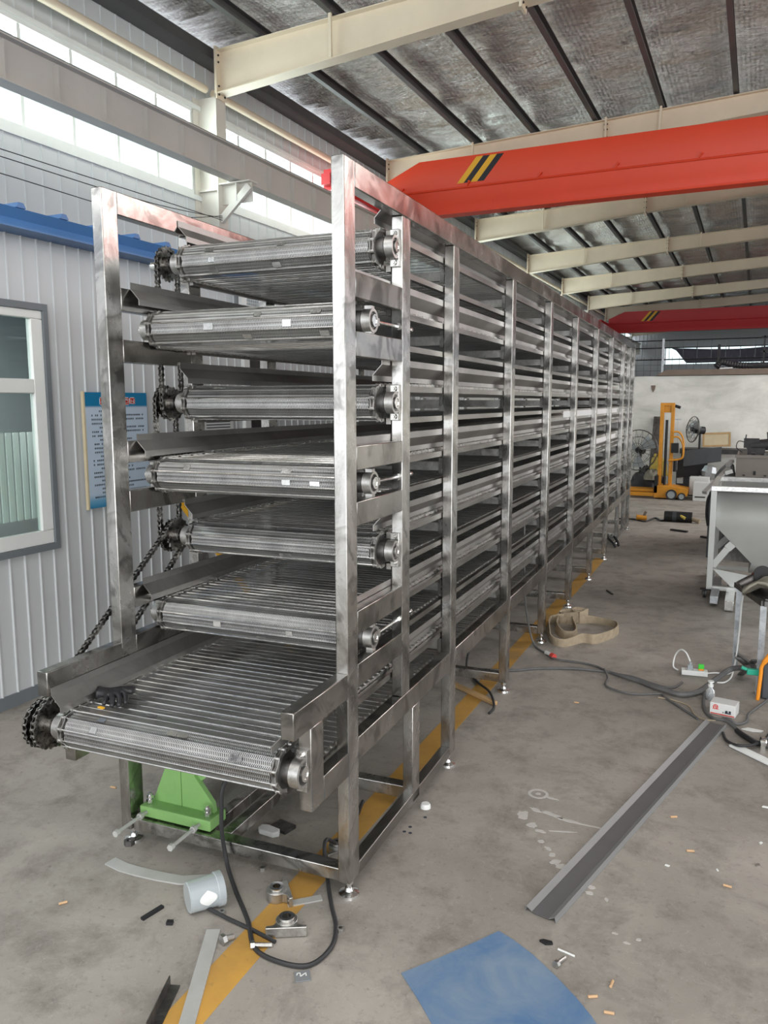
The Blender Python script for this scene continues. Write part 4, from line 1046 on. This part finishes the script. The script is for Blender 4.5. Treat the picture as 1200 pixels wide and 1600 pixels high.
# ============================================================ RIGHT EDGE: bench, box, socket strip
so = empty('socket_strip', (.852, 2.785, 0), .40, 'white socket strip with a green plug on the floor', 'socket strip'); so.rotation_euler = (0, 0, .12)
MB().box(-.072, .072, -.026, .026, .002, .032).obj('body', M['white'], so, bevel=.003)
hb = MB()
for x in (-.045, -.012, .045):
    for dx, dy in ((-.006, .004), (.006, .004), (0, -.007)): hb.box(x+dx-.002, x+dx+.002, dy-.003, dy+.003, .032, .0328)
hb.obj('socket_slot', M['black'], so)
MB().box(-.038, -.010, -.006, .014, .032, .058).cyl((-.024, .004, .05), (-.024, .004, .075), .008, 12).obj('grey_plug', M['cup'], so)
MB().box(.020, .052, -.006, .014, .033, .068).obj('green_plug', M['lime'], so, bevel=.004); MB().box(.022, .05, -.008, -.006, .033, .042).obj('orange_plug_base', M['orangeplastic'], so)
one('white_lead', MB().tube(smooth_path([(.826, 2.785, .08), (.80, 2.80, .125), (.765, 2.83, .13), (.735, 2.86, .08), (.730, 2.84, .02), (.76, 2.82, .006)], 8), .0045, 8), M['white'], 'white cord arching up from the grey plug of the socket strip', 'cord')
one('white_lead', MB().tube(smooth_path([(.922, 2.80, .015), (.97, 2.86, .006), (1.03, 2.86, .006), (1.06, 2.93, .01)], 8), .0045, 8), M['white'], 'pale cord from the right end of the socket strip to the bench leg', 'cord')
bx = empty('carton', (1.035, 2.215, 0), -.18, 'small white carton with a red emblem among the cables', 'box')
MB().box(-.062, .062, -.045, .045, .002, .066).obj('box', M['whitebox'], bx, bevel=.002)
em = MB().ring((-.034, -.0456, .045), (0, 1, 0), .013, .009, .001, 20).bar((-.044, -.0458, .038), (-.036, -.0458, .052), .003, .001, (0, 1, 0)).bar((-.036, -.0458, .052), (-.030, -.0458, .038), .003, .001, (0, 1, 0)).bar((-.032, -.0458, .038), (-.026, -.0458, .052), .003, .001, (0, 1, 0)).bar((-.048, -.0458, .034), (-.018, -.0458, .034), .003, .001, (0, 1, 0))
em.obj('red_emblem', M['redink'], bx)
pic = MB().cyl((.02, -.0462, .028), (.02, -.0452, .028), .007, 14).cyl((.036, -.0462, .030), (.036, -.0452, .030), .006, 14).box(.012, .042, -.0460, -.0452, .018, .024).cyl((.004, -.0462, .022), (.004, -.0452, .022), .003, 10); pic.obj('printed_picture', M['blackink'], bx)
MB().box(-.058, .058, -.0456, -.045, .006, .012).obj('red_band', M['redink'], bx)
jr = empty('clear_jar', (.958, 2.40, 0), 0, 'small clear plastic jar with white cap behind the carton', 'jar')
MB().lathe([(.001, .002), (.022, .002), (.026, .012), (.024, .05), (.012, .066), (.011, .075), (.001, .075)], (0, 0, 0), (0, 0, 1), 24).obj('body', M['clear'], jr)
MB().lathe([(.001, .074), (.014, .074), (.014, .086), (.008, .087), (.008, .096), (.016, .098), (.016, .105), (.001, .105)], (0, 0, 0), (0, 0, 1), 20).obj('cap', M['white'], jr)
# cable tangle around the box
for i, (pts, r, m_, lab_) in enumerate((
    ([(.90, 2.47, .008), (.925, 2.44, .008), (.93, 2.30, .008), (.949, 2.178, .008), (.99, 2.103, .01), (1.05, 2.077, .014), (1.125, 1.964, .008), (1.209, 1.865, .008), (1.30, 1.80, .008)], .0085, 'rubber_grey', 'grey cable passing left of the carton and on to the right edge'),
    ([(1.03, 2.11, .012), (1.065, 2.083, .022), (1.10, 2.07, .01), (1.14, 2.13, .008), (1.15, 2.24, .008), (1.19, 2.36, .008), (1.24, 2.5, .008)], .007, 'rubber_grey', 'grey cable curling right of the carton under the bench'),
    ([(1.04, 1.93, .008), (1.06, 1.84, .008), (1.11, 1.77, .022), (1.17, 1.80, .022), (1.21, 1.86, .02), (1.30, 1.9, .008)], .007, 'rubber', 'black cable loop over the white flat profile'),
    ([(1.10, 1.98, .012), (1.14, 1.90, .018), (1.19, 1.84, .018), (1.23, 1.93, .010), (1.27, 2.1, .008)], .012, 'black', 'thick black cable piece near the metal clamp'))):
    one('floor_cable', MB().tube(smooth_path(pts, 8), r, 8), M[m_], lab_, 'cable', 'cables around the carton')
one('white_profile', MB().bar((1.085, 1.80, .008), (1.36, 1.56, .008), .045, .012), M['white'], 'white flat profile on the floor at the right edge', 'profile', bevel=.003)
one('metal_clamp', MB().ring((1.215, 1.83, .035), (1, .3, 0), .022, .012, .02, 14).box(1.205, 1.225, 1.80, 1.815, .0, .05), M['bright'], 'small shiny clamp on the cables at the right edge', 'clamp')
one('paper_scrap', MB().prism([(0, 0), (.05, -.01), (.09, .0), (.10, .02), (.03, .03)], 2, .001, .005), M['white'], 'torn white paper right of the carton', 'paper', loc=(1.12, 2.03, 0))

# low angle-steel bench at the right edge
be_ = empty('work_bench', (0, 0, 0), 0, 'low angle-steel bench with tools at the right edge', 'bench')
def angle_leg(x, y, h, w=.032):
    return MB().box(x-w/2, x+w/2, y-.002, y+.002, 0, h).box(x-w/2, x-w/2+.004, y, y+w, 0, h)
for (x, y, h) in ((1.066, 3.0, .52), (1.195, 2.60, .51), (1.62, 3.12, .52), (1.70, 2.70, .51)): angle_leg(x, y, h).obj('leg', M['galv'], be_)
MB().bar((1.05, 3.02, .515), (1.195, 2.585, .515), .03, .03).bar((1.195, 2.585, .515), (1.72, 2.68, .515), .03, .03).bar((1.05, 3.02, .515), (1.63, 3.13, .515), .03, .03).bar((1.72, 2.68, .515), (1.63, 3.13, .515), .03, .03).obj('frame', M['dark_steel'], be_)
MB().prism([(1.06, 3.01), (1.20, 2.60), (1.70, 2.69), (1.61, 3.12)], 2, .53, .536).obj('top_plate', M['dark_steel'], be_)
MB().bar((1.07, 2.98, .10), (1.19, 2.62, .13), .02, .02).obj('brace', M['greyscrap'], be_)
MB().bar((1.10, 2.9, .0), (1.17, 2.7, .16), .035, .01).obj('brace', M['greyscrap'], be_)
MB().bar((1.08, 2.7, .16), (1.17, 2.9, .03), .03, .01).obj('brace', M['greyscrap'], be_)
one('canvas_rag', (lambda mb: mb)(MB().poly([(1.09+.42*i/12, 2.62+.35*j/10 + .02*math.sin(i), .545+.045*math.sin(2.1*i/3+j*.4)*math.cos(j*.7)+.035*math.exp(-((i-4)**2)/9)) for i in range(13) for j in range(11)], [(i*11+j, i*11+j+1, (i+1)*11+j+1, (i+1)*11+j) for i in range(12) for j in range(10)], True)), M['cloth'], 'crumpled grey canvas cloth draped on the low bench', 'cloth').modifiers.new('t', 'SOLIDIFY').thickness = .012
ag = empty('angle_grinder', (1.115, 2.86, .585), .7, 'dark angle grinder with a maroon band leaning on the canvas cloth', 'power tool'); ag.rotation_euler = (0, -.35, .35)
MB().cyl((-.06, 0, -.015), (.03, 0, .0), .026, 20).obj('handle', M['dark_steel'], ag); MB().cyl((.03, 0, 0), (.045, 0, .002), .029, 20).obj('maroon_band', M['redbrown'], ag)
MB().cyl((.045, 0, .0), (.08, 0, .0), .027, 20).cyl((.065, -.02, 0), (.065, -.045, 0), .02, 16).obj('gear_head', M['black'], ag); MB().cyl((.065, -.045, .02), (.065, -.052, .02), .05, 28).obj('disc', M['black'], ag)
tc = empty('hose_clamp', (1.165, 2.575, .13), .1, 'teal plastic clamp holding the hose to the bench leg', 'clamp')
MB().box(-.035, .035, -.015, .015, -.016, .016).obj('jaw', M['teal'], tc, bevel=.004); MB().cyl((-.035, 0, .01), (-.062, 0, .02), .010, 12).obj('knob', M['teal'], tc)
og = empty('orange_handle', (1.222, 2.5, 0), 0, 'orange plastic bracket of a tool standing against the bench leg', 'tool')
MB().tube(smooth_path([(-.03, 0, .0), (-.022, .01, .14), (-.018, .01, .19), (.02, .01, .26), (.06, .01, .34)], 6), [.010]*14+[.014]*11, 8).obj('bracket', M['orangeplastic'], og)
MB().box(-.015, .09, .02, .09, 0, .20).obj('body', M['motor'], og, bevel=.01)
one('yellow_bag', MB().lathe([(.001, -.09), (.03, -.07), (.045, 0), (.03, .07), (.001, .08)], (1.27, 2.62, .33), (0, 0, 1), 16).cyl((1.27, 2.645, .38), (1.25, 2.62, .52), .005, 6), M['yellowthing'], 'dull yellow pouch hanging at the bench beyond the second leg', 'pouch')
one('red_pouch', MB().lathe([(.001, -.03), (.04, -.02), (.045, .02), (.001, .035)], (1.272, 2.63, .435), (0, 0, 1), 16).cyl((1.272, 2.63, .45), (1.26, 2.61, .515), .006, 6), M['redbrown'], 'dark red pouch above the yellow pouch at the bench', 'pouch')
one('power_cord', MB().tube(smooth_path([(1.10, 2.95, .54), (1.085, 2.93, .44), (1.080, 2.92, .28), (1.07, 2.93, .10), (1.06, 2.93, .02), (1.05, 2.80, .008), (1.02, 2.70, .008), (.98, 2.68, .008)], 8), .005, 8), M['white'], 'white power cord hanging from the bench down its left leg', 'cord')

# ============================================================ HOPPER
hp = empty('feed_hopper', (.83, 4.83, 0), 0, 'stainless feed hopper on a caster frame at the right edge', 'hopper')
HW, HD = 1.15, .9
for x in (-.03, HW-.03):
    for y in (0, HD): MB().box(x, x+.045, y, y+.045, .075, .885).obj('frame_leg', M['hopper'], hp, bevel=.002)
MB().box(-.03, HW+.015, 0, .045, .885, .925).box(-.03, HW+.015, HD, HD+.045, .885, .925).box(-.03, .015, .045, HD, .885, .925).box(HW-.03, HW+.015, .045, HD, .885, .925).obj('rim', M['bright'], hp, bevel=.002)
MB().box(.015, HW-.03, .0, .045, .07, .105).box(.015, HW-.03, HD, HD+.045, .07, .105).box(-.03, .015, .045, HD, .07, .105).box(HW-.03, HW+.015, .045, HD, .07, .105).obj('base_frame', M['hopper'], hp, bevel=.002)
P0 = [(.015, .045), (HW-.03, .045), (HW-.03, HD), (.015, HD)]; cx_, cy_ = .57, .45
top = [(x, y, .885) for x, y in P0]; mid_ = [(x, y, .60) for x, y in P0]; bt = [(.30, .20, .28), (.84, .20, .28), (.84, .70, .28), (.30, .70, .28)]; bt2 = [(.28, .20, .20), (.84, .20, .20), (.84, .70, .20), (.28, .70, .20)]
hb = MB().poly(top+mid_+bt+bt2, [(i+4*k, (i+1) % 4+4*k, (i+1) % 4+4*(k+1), i+4*(k+1)) for k in range(3) for i in range(4)])
o = hb.obj('bin_body', M['hopper'], hp); s_ = o.modifiers.new('t', 'SOLIDIFY'); s_.thickness = .004
MB().bar((.01, .02, .27), (.115, .02, .42), .05, .035, (0, 1, 0)).bar((.115, .02, .42), (.15, .02, .46), .06, .03, (0, 1, 0)).obj('brace', M['hopper'], hp)
MB().bar((.01, .8, .3), (.2, .8, .5), .05, .035, (0, 1, 0)).obj('brace', M['hopper'], hp)
MB().prism([(.01, .245), (.30, .205), (.32, .06), (.19, .07)], 1, .03, .034).obj('lower_chute', M['hopper'], hp)
MB().prism([(.0, .24), (.9, .2), (.9, .34), (.2, .42)], 1, .5, .504).obj('inner_plate', M['dark_steel'], hp)
for x, y in ((-.04, .02), (HW, .02), (-.04, HD+.02), (HW, HD+.02)):
    c_ = MB().ring((x, y, .034), (1, 0, 0), .034, .022, .022, 22).obj('caster', M['rubber'], hp)
    MB().cyl((x-.012, y, .034), (x+.012, y, .034), .021, 18).obj('wheel_hub', M['white'], c_); MB().box(x-.035, x+.05, y-.03, y+.03, .068, .074).box(x-.02, x-.014, y-.012, y+.012, .03, .07).box(x+.014, x+.02, y-.012, y+.012, .03, .07).obj('caster_fork', M['black'], c_)
one('steel_tube', MB().box(.845, .905, 4.52, 5.3, .03, .09), M['galv'], 'square steel tube under the hopper beside the caster', 'tube', 'tubes under the hopper', bevel=.002)
one('steel_tube', MB().box(.955, 1.02, 4.42, 5.3, .01, .085), M['bright'], 'bright square steel tube under the hopper, end nearest the camera', 'tube', 'tubes under the hopper', bevel=.002)
one('hanging_hose', MB().tube(smooth_path([(.80, 4.95, .86), (.775, 4.95, .80), (.77, 4.96, .68), (.785, 4.97, .58)], 8), .012, 8), M['rubber'], 'black hose hanging on the left side of the hopper frame', 'hose')

# ============================================================ BACKGROUND BEFORE THE PARTITION
# brown-grey bin with scrap
bn = empty('scrap_bin', (.93, 7.0, 0), 0, 'large brown-grey open steel bin of scrap behind the hopper', 'bin')
MB().box(0, 1.6, 0, .01, .1, 1.04).box(0, 1.6, 1.0, 1.01, .1, 1.04).box(0, .01, .01, 1.0, .1, 1.04).box(1.59, 1.6, .01, 1.0, .1, 1.04).box(.01, 1.59, .01, 1.0, .1, .12).box(-.015, 1.615, -.02, 0, 1.02, 1.05).obj('body', M['binsteel'], bn)
for i, (x, z) in enumerate(((.18, .88), (.08, .84), (.28, .84), (.52, .83))): MB().box(x-.012, x+.012, -.006, 0, z-.006-(.03 if i == 0 else 0), z+.006).obj('slot', M['black'], bn)
random.seed(21)
sh = MB()
for i in range(26):
    a = Vector((1.0+random.random()*1.1, 7.1+random.random()*.7, 1.02+random.random()*.05)); b_ = a + Vector((random.uniform(-.16, .16), random.uniform(-.1, .1), random.uniform(-.02, .06))); sh.bar(a, b_, random.uniform(.01, .05), random.uniform(.005, .02))
tag(sh.obj('scrap_offcuts', M['greyscrap']), 'heap of grey metal offcuts filling the brown-grey bin', 'scrap', kind='stuff')
hs = empty('burnt_motor', (1.12, 7.3, 1.06), 0, 'dark tangled motor part on top of the scrap bin', 'motor part')
MB().cyl((-.06, 0, .07), (.12, 0, .09), .06, 16).obj('drum', M['darkstuff'], hs); MB().box(-.13, .02, -.05, .05, .05, .15).box(-.09, .08, -.06, .04, -.02, .05).obj('housing', M['darkstuff'], hs)
MB().bar((.12, 0, .05), (.10, 0, .22), .03, .03).bar((-.12, 0, .1), (-.11, 0, .19), .012, .012).obj('lug', M['darkstuff'], hs)
MB().tube(smooth_path([(-.1, 0, .1), (-.18, 0, .12), (-.2, .0, .05), (-.14, 0, .0)], 5), .005, 6).obj('wire', M['rubber'], hs)
one('black_lump', MB().lathe([(.001, -.03), (.08, -.02), (.11, .02), (.05, .06), (.001, .065)], (1.42, 7.3, 1.06), (0, 0, 1), 12), M['darkstuff'], 'black lump of scrap at the right end of the bin heap', 'scrap')
# tilted conveyor frame in front-left of the bin
cf = empty('sloping_frame', (0, 0, 0), 0, 'pale steel channel frame leaning up towards the scrap bin', 'frame')
MB().bar((.66, 6.6, .68), (.86, 7.05, .90), .05, .03).bar((.83, 6.95, .86), (.90, 6.96, .885), .06, .04).bar((.85, 7.02, .93), (.89, 7.1, .98), .04, .03).obj('rail', M['palebar'], cf)
MB().box(.70, .72, 6.7, 6.74, 0, .70).box(.84, .87, 6.9, 6.94, 0, .84).obj('leg', M['motor'], cf)
one('dark_crate', MB().box(.72, .92, 7.3, 7.6, .0, .80).prism([(.72, .80), (.92, .80), (.90, .90), (.85, .95), (.76, .86)], 1, 7.3, 7.6), M['greyscrap'], 'dark crate of rusty parts standing left of the bin', 'crate')
# hand stacker
sk = empty('pallet_stacker', (-.25, 12.0, 0), 0, 'yellow hand pallet stacker standing before the white partition', 'stacker')
MB().box(-.11, -.05, -.04, .04, .10, 1.58).box(.06, .115, -.04, .04, .10, 1.58).box(-.05, .06, -.02, .0, 1.42, 1.56).box(-.05, .06, -.04, .04, 1.53, 1.58).obj('mast', M['stacker'], sk, bevel=.005)
MB().cyl((.115, 0, 1.53), (.20, 0, 1.50), .025, 10).cyl((.0, -.02, .2), (.0, -.02, 1.3), .022, 10).obj('lift_cylinder', M['black'], sk)
MB().prism([(-.14, .02), (.12, .02), (.38, .06), (.40, .18), (.10, .22), (-.14, .22)], 1, -.22, .22).obj('base', M['stacker'], sk, bevel=.006)
for y in (-.2, .12): MB().box(-.75, -.12, y, y+.09, .04, .10).obj('outrigger', M['stacker'], sk)
for y in (-.16, .1): MB().box(-.72, -.1, y, y+.07, .115, .15).obj('fork', M['stacker'], sk)
MB().box(-.14, -.09, -.22, .22, .1, .38).obj('fork_carriage', M['black'], sk)
for x, r in ((.14, .085), (.30, .06)):
    w_ = MB().ring((x, -.26, r), (0, 1, 0), r, r*.72, .05, 24).obj('wheel', M['rubber'], sk); MB().cyl((x, -.28, r), (x, -.24, r), r*.70, 20).obj('wheel_disc', M['cup'], w_)
for s_ in (0, .08): MB().tube(smooth_path([(.10, -.06-s_, 1.10-s_), (.20, -.06-s_, 1.10-s_), (.27, -.06-s_, .98-s_), (.28, -.06-s_, .72), (.22, -.06-s_, .66), (.06, -.06-s_, .64)], 6), .014, 8).obj('guard_handle', M['stacker'], sk)
MB().cyl((.16, -.05, .45), (.16, -.05, .66), .03, 10).box(.09, .2, -.08, .02, .76, .92).obj('pump', M['black'], sk)
MB().tube([(.17, 0, 1.30), (.18, 0, .9)], .006, 6).box(.12, .22, -.01, .01, 1.30, 1.315).obj('chain_rod', M['galv'], sk)
# fans
def cage(mb, c, r, ax, n=18, dep=.12, wr=.004):
    c = Vector(c); d, a, b = mb.frame(ax)
    for q, off in ((r, 0), (r*.66, dep*.42), (r*.33, dep*.5), (r*.66, -dep*.42), (r*.98, .01)):
        mb.tube([c + d*off + a*math.cos(2*PI*i/28)*q + b*math.sin(2*PI*i/28)*q for i in range(28)], wr*(1.6 if q == r else 1), 5, True)
    for i in range(n):
        t = 2*PI*i/n; u = a*math.cos(t)+b*math.sin(t)
        mb.tube([c+d*dep*.5+u*.03, c+d*dep*.42+u*r*.66, c+u*r, c-d*dep*.42+u*r*.66, c-d*dep*.5+u*.03], wr*.7, 4)
def fan(loc, r, h, ax, lab_):
    t = empty('pedestal_fan', loc, 0, lab_, 'fan', 'pedestal fans'); mb = MB(); cage(mb, (0, 0, h), r, ax); mb.obj('cage', M['dark_steel'], t)
    c = Vector((0, 0, h)); d = Vector(ax).normalized(); bm_ = MB(); _, a, b = bm_.frame(d)
    for k in range(3):
        for j in range(4):
            t0 = 2*PI*k/3+.22*j; t1 = t0+.22; u0 = a*math.cos(t0)+b*math.sin(t0); u1 = a*math.cos(t1)+b*math.sin(t1); o0 = d*(.03-.02*j); o1 = d*(.03-.02*(j+1)); q = r*.85
            bm_.poly([c+u0*.04+o0, c+u0*q+o0, c+u1*q+o1, c+u1*.04+o1, c+u0*.04+o0-d*.004, c+u0*q+o0-d*.004, c+u1*q+o1-d*.004, c+u1*.04+o1-d*.004], [(0, 1, 2, 3), (7, 6, 5, 4), (0, 4, 5, 1), (1, 5, 6, 2), (2, 6, 7, 3), (3, 7, 4, 0)])
    bm_.obj('blade', M['cup'], t)
    MB().cyl(c-d*.20, c-d*.05, .065, 16).cyl(c-d*.05, c+d*.03, .04, 14).obj('motor', M['black'], t); MB().cyl((-d*.13).to_tuple()[:2]+(0.03,), (-d*.13).to_tuple()[:2]+(h-.05,), .018, 10).obj('pole', M['black'], t)
    MB().lathe([(.2, 0), (.2, .02), (.05, .05), (.001, .05)], (-d*.13).to_tuple()[:2]+(0,), (0, 0, 1), 24).obj('base', M['black'], t)
fan((-.74, 12.35, 0), .35, .77, (-.25, -1, .1), 'big wire-cage fan between the dryer end and the stacker')
fan((.12, 12.55, 0), .22, 1.13, (-.85, -.5, .1), 'wire-cage fan behind the stacker, beside the framed board')
# leaning things and rag heap
one('steel_plate', MB().prism([(12.75, 0), (12.79, 0), (13.46, 1.32), (13.42, 1.33)], 0, -.62, -.49), M['dark_steel'], 'narrow dark steel plate leaning on the partition behind the big fan', 'plate')
fb = empty('framed_board', (.25, 13.2, .80), 0, 'pale board in a brown wooden frame leaning on the partition', 'board')
fb.rotation_euler = (-.12, -.05, 0)
MB().box(0, .46, 0, .02, 0, .03).box(0, .46, 0, .02, .22, .25).box(0, .03, 0, .02, .03, .22).box(.43, .46, 0, .02, .03, .22).obj('frame', M['wood'], fb); MB().box(.03, .43, .008, .014, .03, .22).obj('panel', M['woodpale'], fb)
one('wall_bench', MB().box(-.1, 1.0, 12.85, 13.4, .70, .78).box(-.08, -.03, 12.9, 12.95, 0, .7).box(.9, .95, 12.9, 12.95, 0, .7), M['darkstuff'], 'dark low bench along the partition carrying the framed board', 'bench')
one('scrap_board', MB().prism([(.02, .52), (.60, .62), (.60, .86), (.02, .78)], 1, 12.2, 12.24), M['motor'], 'long dark slanted panel behind the fan pole', 'panel')
one('scrap_board', MB().prism([(-.1, .30), (.35, .36), (.40, .66), (-.1, .60)], 1, 12.5, 12.56), M['black'], 'dark slanted panel lower down behind the stacker wheel', 'panel')
one('shiny_wrap', MB().lathe([(.001, -.12), (.10, -.10), (.14, 0), (.10, .10), (.001, .14)], (.42, 12.35, .42), (.2, .1, 1), 9), M['galv'], 'crumpled silver plastic wrap below the slanted panel', 'wrap')
c1 = empty('white_cabinet', (.14, 12.05, 0), 0, 'back white steel cabinet box, left of the pair', 'cabinet', 'white cabinets'); MB().box(0, .30, 0, .22, .06, .36).obj('body', M['whitebox'], c1, bevel=.004); MB().box(.02, .28, -.004, 0, .28, .34).obj('lid', M['whitebox'], c1)
c2 = empty('white_cabinet', (.22, 11.75, 0), 0, 'front white steel cabinet box with a slot, right of the pair', 'cabinet', 'white cabinets'); MB().box(0, .30, 0, .24, .0, .30).obj('body', M['whitebox'], c2, bevel=.004); MB().box(.03, .19, -.004, 0, .055, .075).obj('slot', M['darkstuff'], c2); MB().cyl((.26, -.01, .24), (.26, 0, .24), .01, 10).obj('knob', M['black'], c2)
def heap(name, m, lab_, cat, c, s, seed, n=9):
    random.seed(seed); mb = MB(); P = []; F = []; nu, nv = 22, 12
    for i in range(nv+1):
        for j in range(nu):
            t = PI*.5*i/nv; a = 2*PI*j/nu; r = 1+.35*mnoise.noise(Vector((math.cos(a)*1.7+seed, math.sin(a)*1.7, t*2)))
            P.append((c[0]+s[0]*math.sin(t)*math.cos(a)*r, c[1]+s[1]*math.sin(t)*math.sin(a)*r, max(c[2], c[2]+s[2]*math.cos(t)*r)))
    for i in range(nv):
        for j in range(nu): F.append((i*nu+j, (i+1)*nu+j, (i+1)*nu+(j+1) % nu, i*nu+(j+1) % nu))
    mb.poly(P, F, True); return one(name, mb, M[m], lab_, cat)
heap('rag_heap', 'darkstuff', 'heap of dark cloths behind the stacker forks', 'cloth', (-.62, 12.6, 0), (.32, .25, .42), 2)
heap('grey_cloth', 'cloth', 'grey cloth bundle on the dark heap by the stacker mast', 'cloth', (-.50, 12.45, .26), (.14, .14, .16), 5)
heap('yellow_cloth', 'yellowthing', 'dull yellow cloth tucked behind the stacker mast', 'cloth', (-.44, 12.8, .30), (.16, .12, .36), 8)
one('blue_bin', MB().box(-.12, .10, 12.6, 12.8, 0, .42), M['motor'], 'dark blue-grey box standing behind the stacker wheel', 'box')
one('white_sheet', MB().box(-.10, .0, 12.55, 12.57, .2, .48), M['white'], 'white upright sheet behind the stacker', 'sheet')
# tools on the far floor
tb = empty('tool_bag', (.23, 9.2, 0), 0, 'black tool bag lying on the far floor', 'bag')
MB().cyl((-.19, 0, .07), (.16, 0, .07), .07, 18).obj('bag', M['black'], tb); MB().ring((-.06, 0, .07), (1, 0, 0), .073, .066, .05, 18).obj('band', M['motor'], tb); MB().cyl((.02, -.05, .09), (.08, -.075, .06), .02, 8).obj('yellow_tool', M['yellowthing'], tb); MB().cyl((.16, -.02, .05), (.26, -.06, .03), .03, 10).obj('tool_end', M['tan'], tb)
yd = empty('yellow_drill', (-.24, 9.1, 0), .3, 'small yellow power tool on the far floor near the dryer end', 'power tool')
MB().cyl((-.07, 0, .05), (.06, 0, .04), .035, 12).obj('body', M['stacker'], yd); MB().bar((.02, 0, .05), (.05, 0, .13), .03, .03).obj('grip', M['brown'], yd)
one('far_cable', MB().tube(smooth_path([(-.6, 9.1, .01), (-.35, 9.15, .012), (-.18, 9.0, .01), (-.1, 9.4, .01), (.0, 9.15, .012), (.05, 9.3, .01)], 6), .012, 6), M['rubber'], 'dark cable linking the yellow tool and the tool bag', 'cable')
one('far_scrap', MB().bar((.20, 8.40, .012), (.40, 8.30, .012), .04, .02), M['darkstuff'], 'dark flat scrap on the far floor in front of the tool bag', 'scrap')
one('far_scrap', MB().bar((.58, 8.0, .01), (.80, 7.85, .01), .05, .02), M['darkstuff'], 'dark flat scrap on the floor near the hopper top left', 'scrap')
one('floor_hose', MB().tube(smooth_path([(-.42, 7.3, .03), (-.35, 7.25, .09), (-.25, 7.05, .05), (-.22, 6.95, .015)], 6), .014, 8).tube(smooth_path([(-.42, 7.2, .03), (-.37, 7.1, .07), (-.28, 6.95, .04), (-.24, 6.85, .015)], 6), .014, 8), M['rubber'], 'pair of short black hoses arching from the far end of the dryer', 'hose')
one('yellow_hook_pole', MB().cyl((-1.55, 2.2, 0), (-1.75, 1.2, 1.25), .02, 10), M['yellow'], 'slanting yellow pole between the dryer and the office wall', 'pole')
one('black_lead', MB().bar((.02, 4.75, .006), (.09, 4.62, .006), .012, .008), M['black'], 'short thin black strip on the floor right of the dryer middle', 'strip')
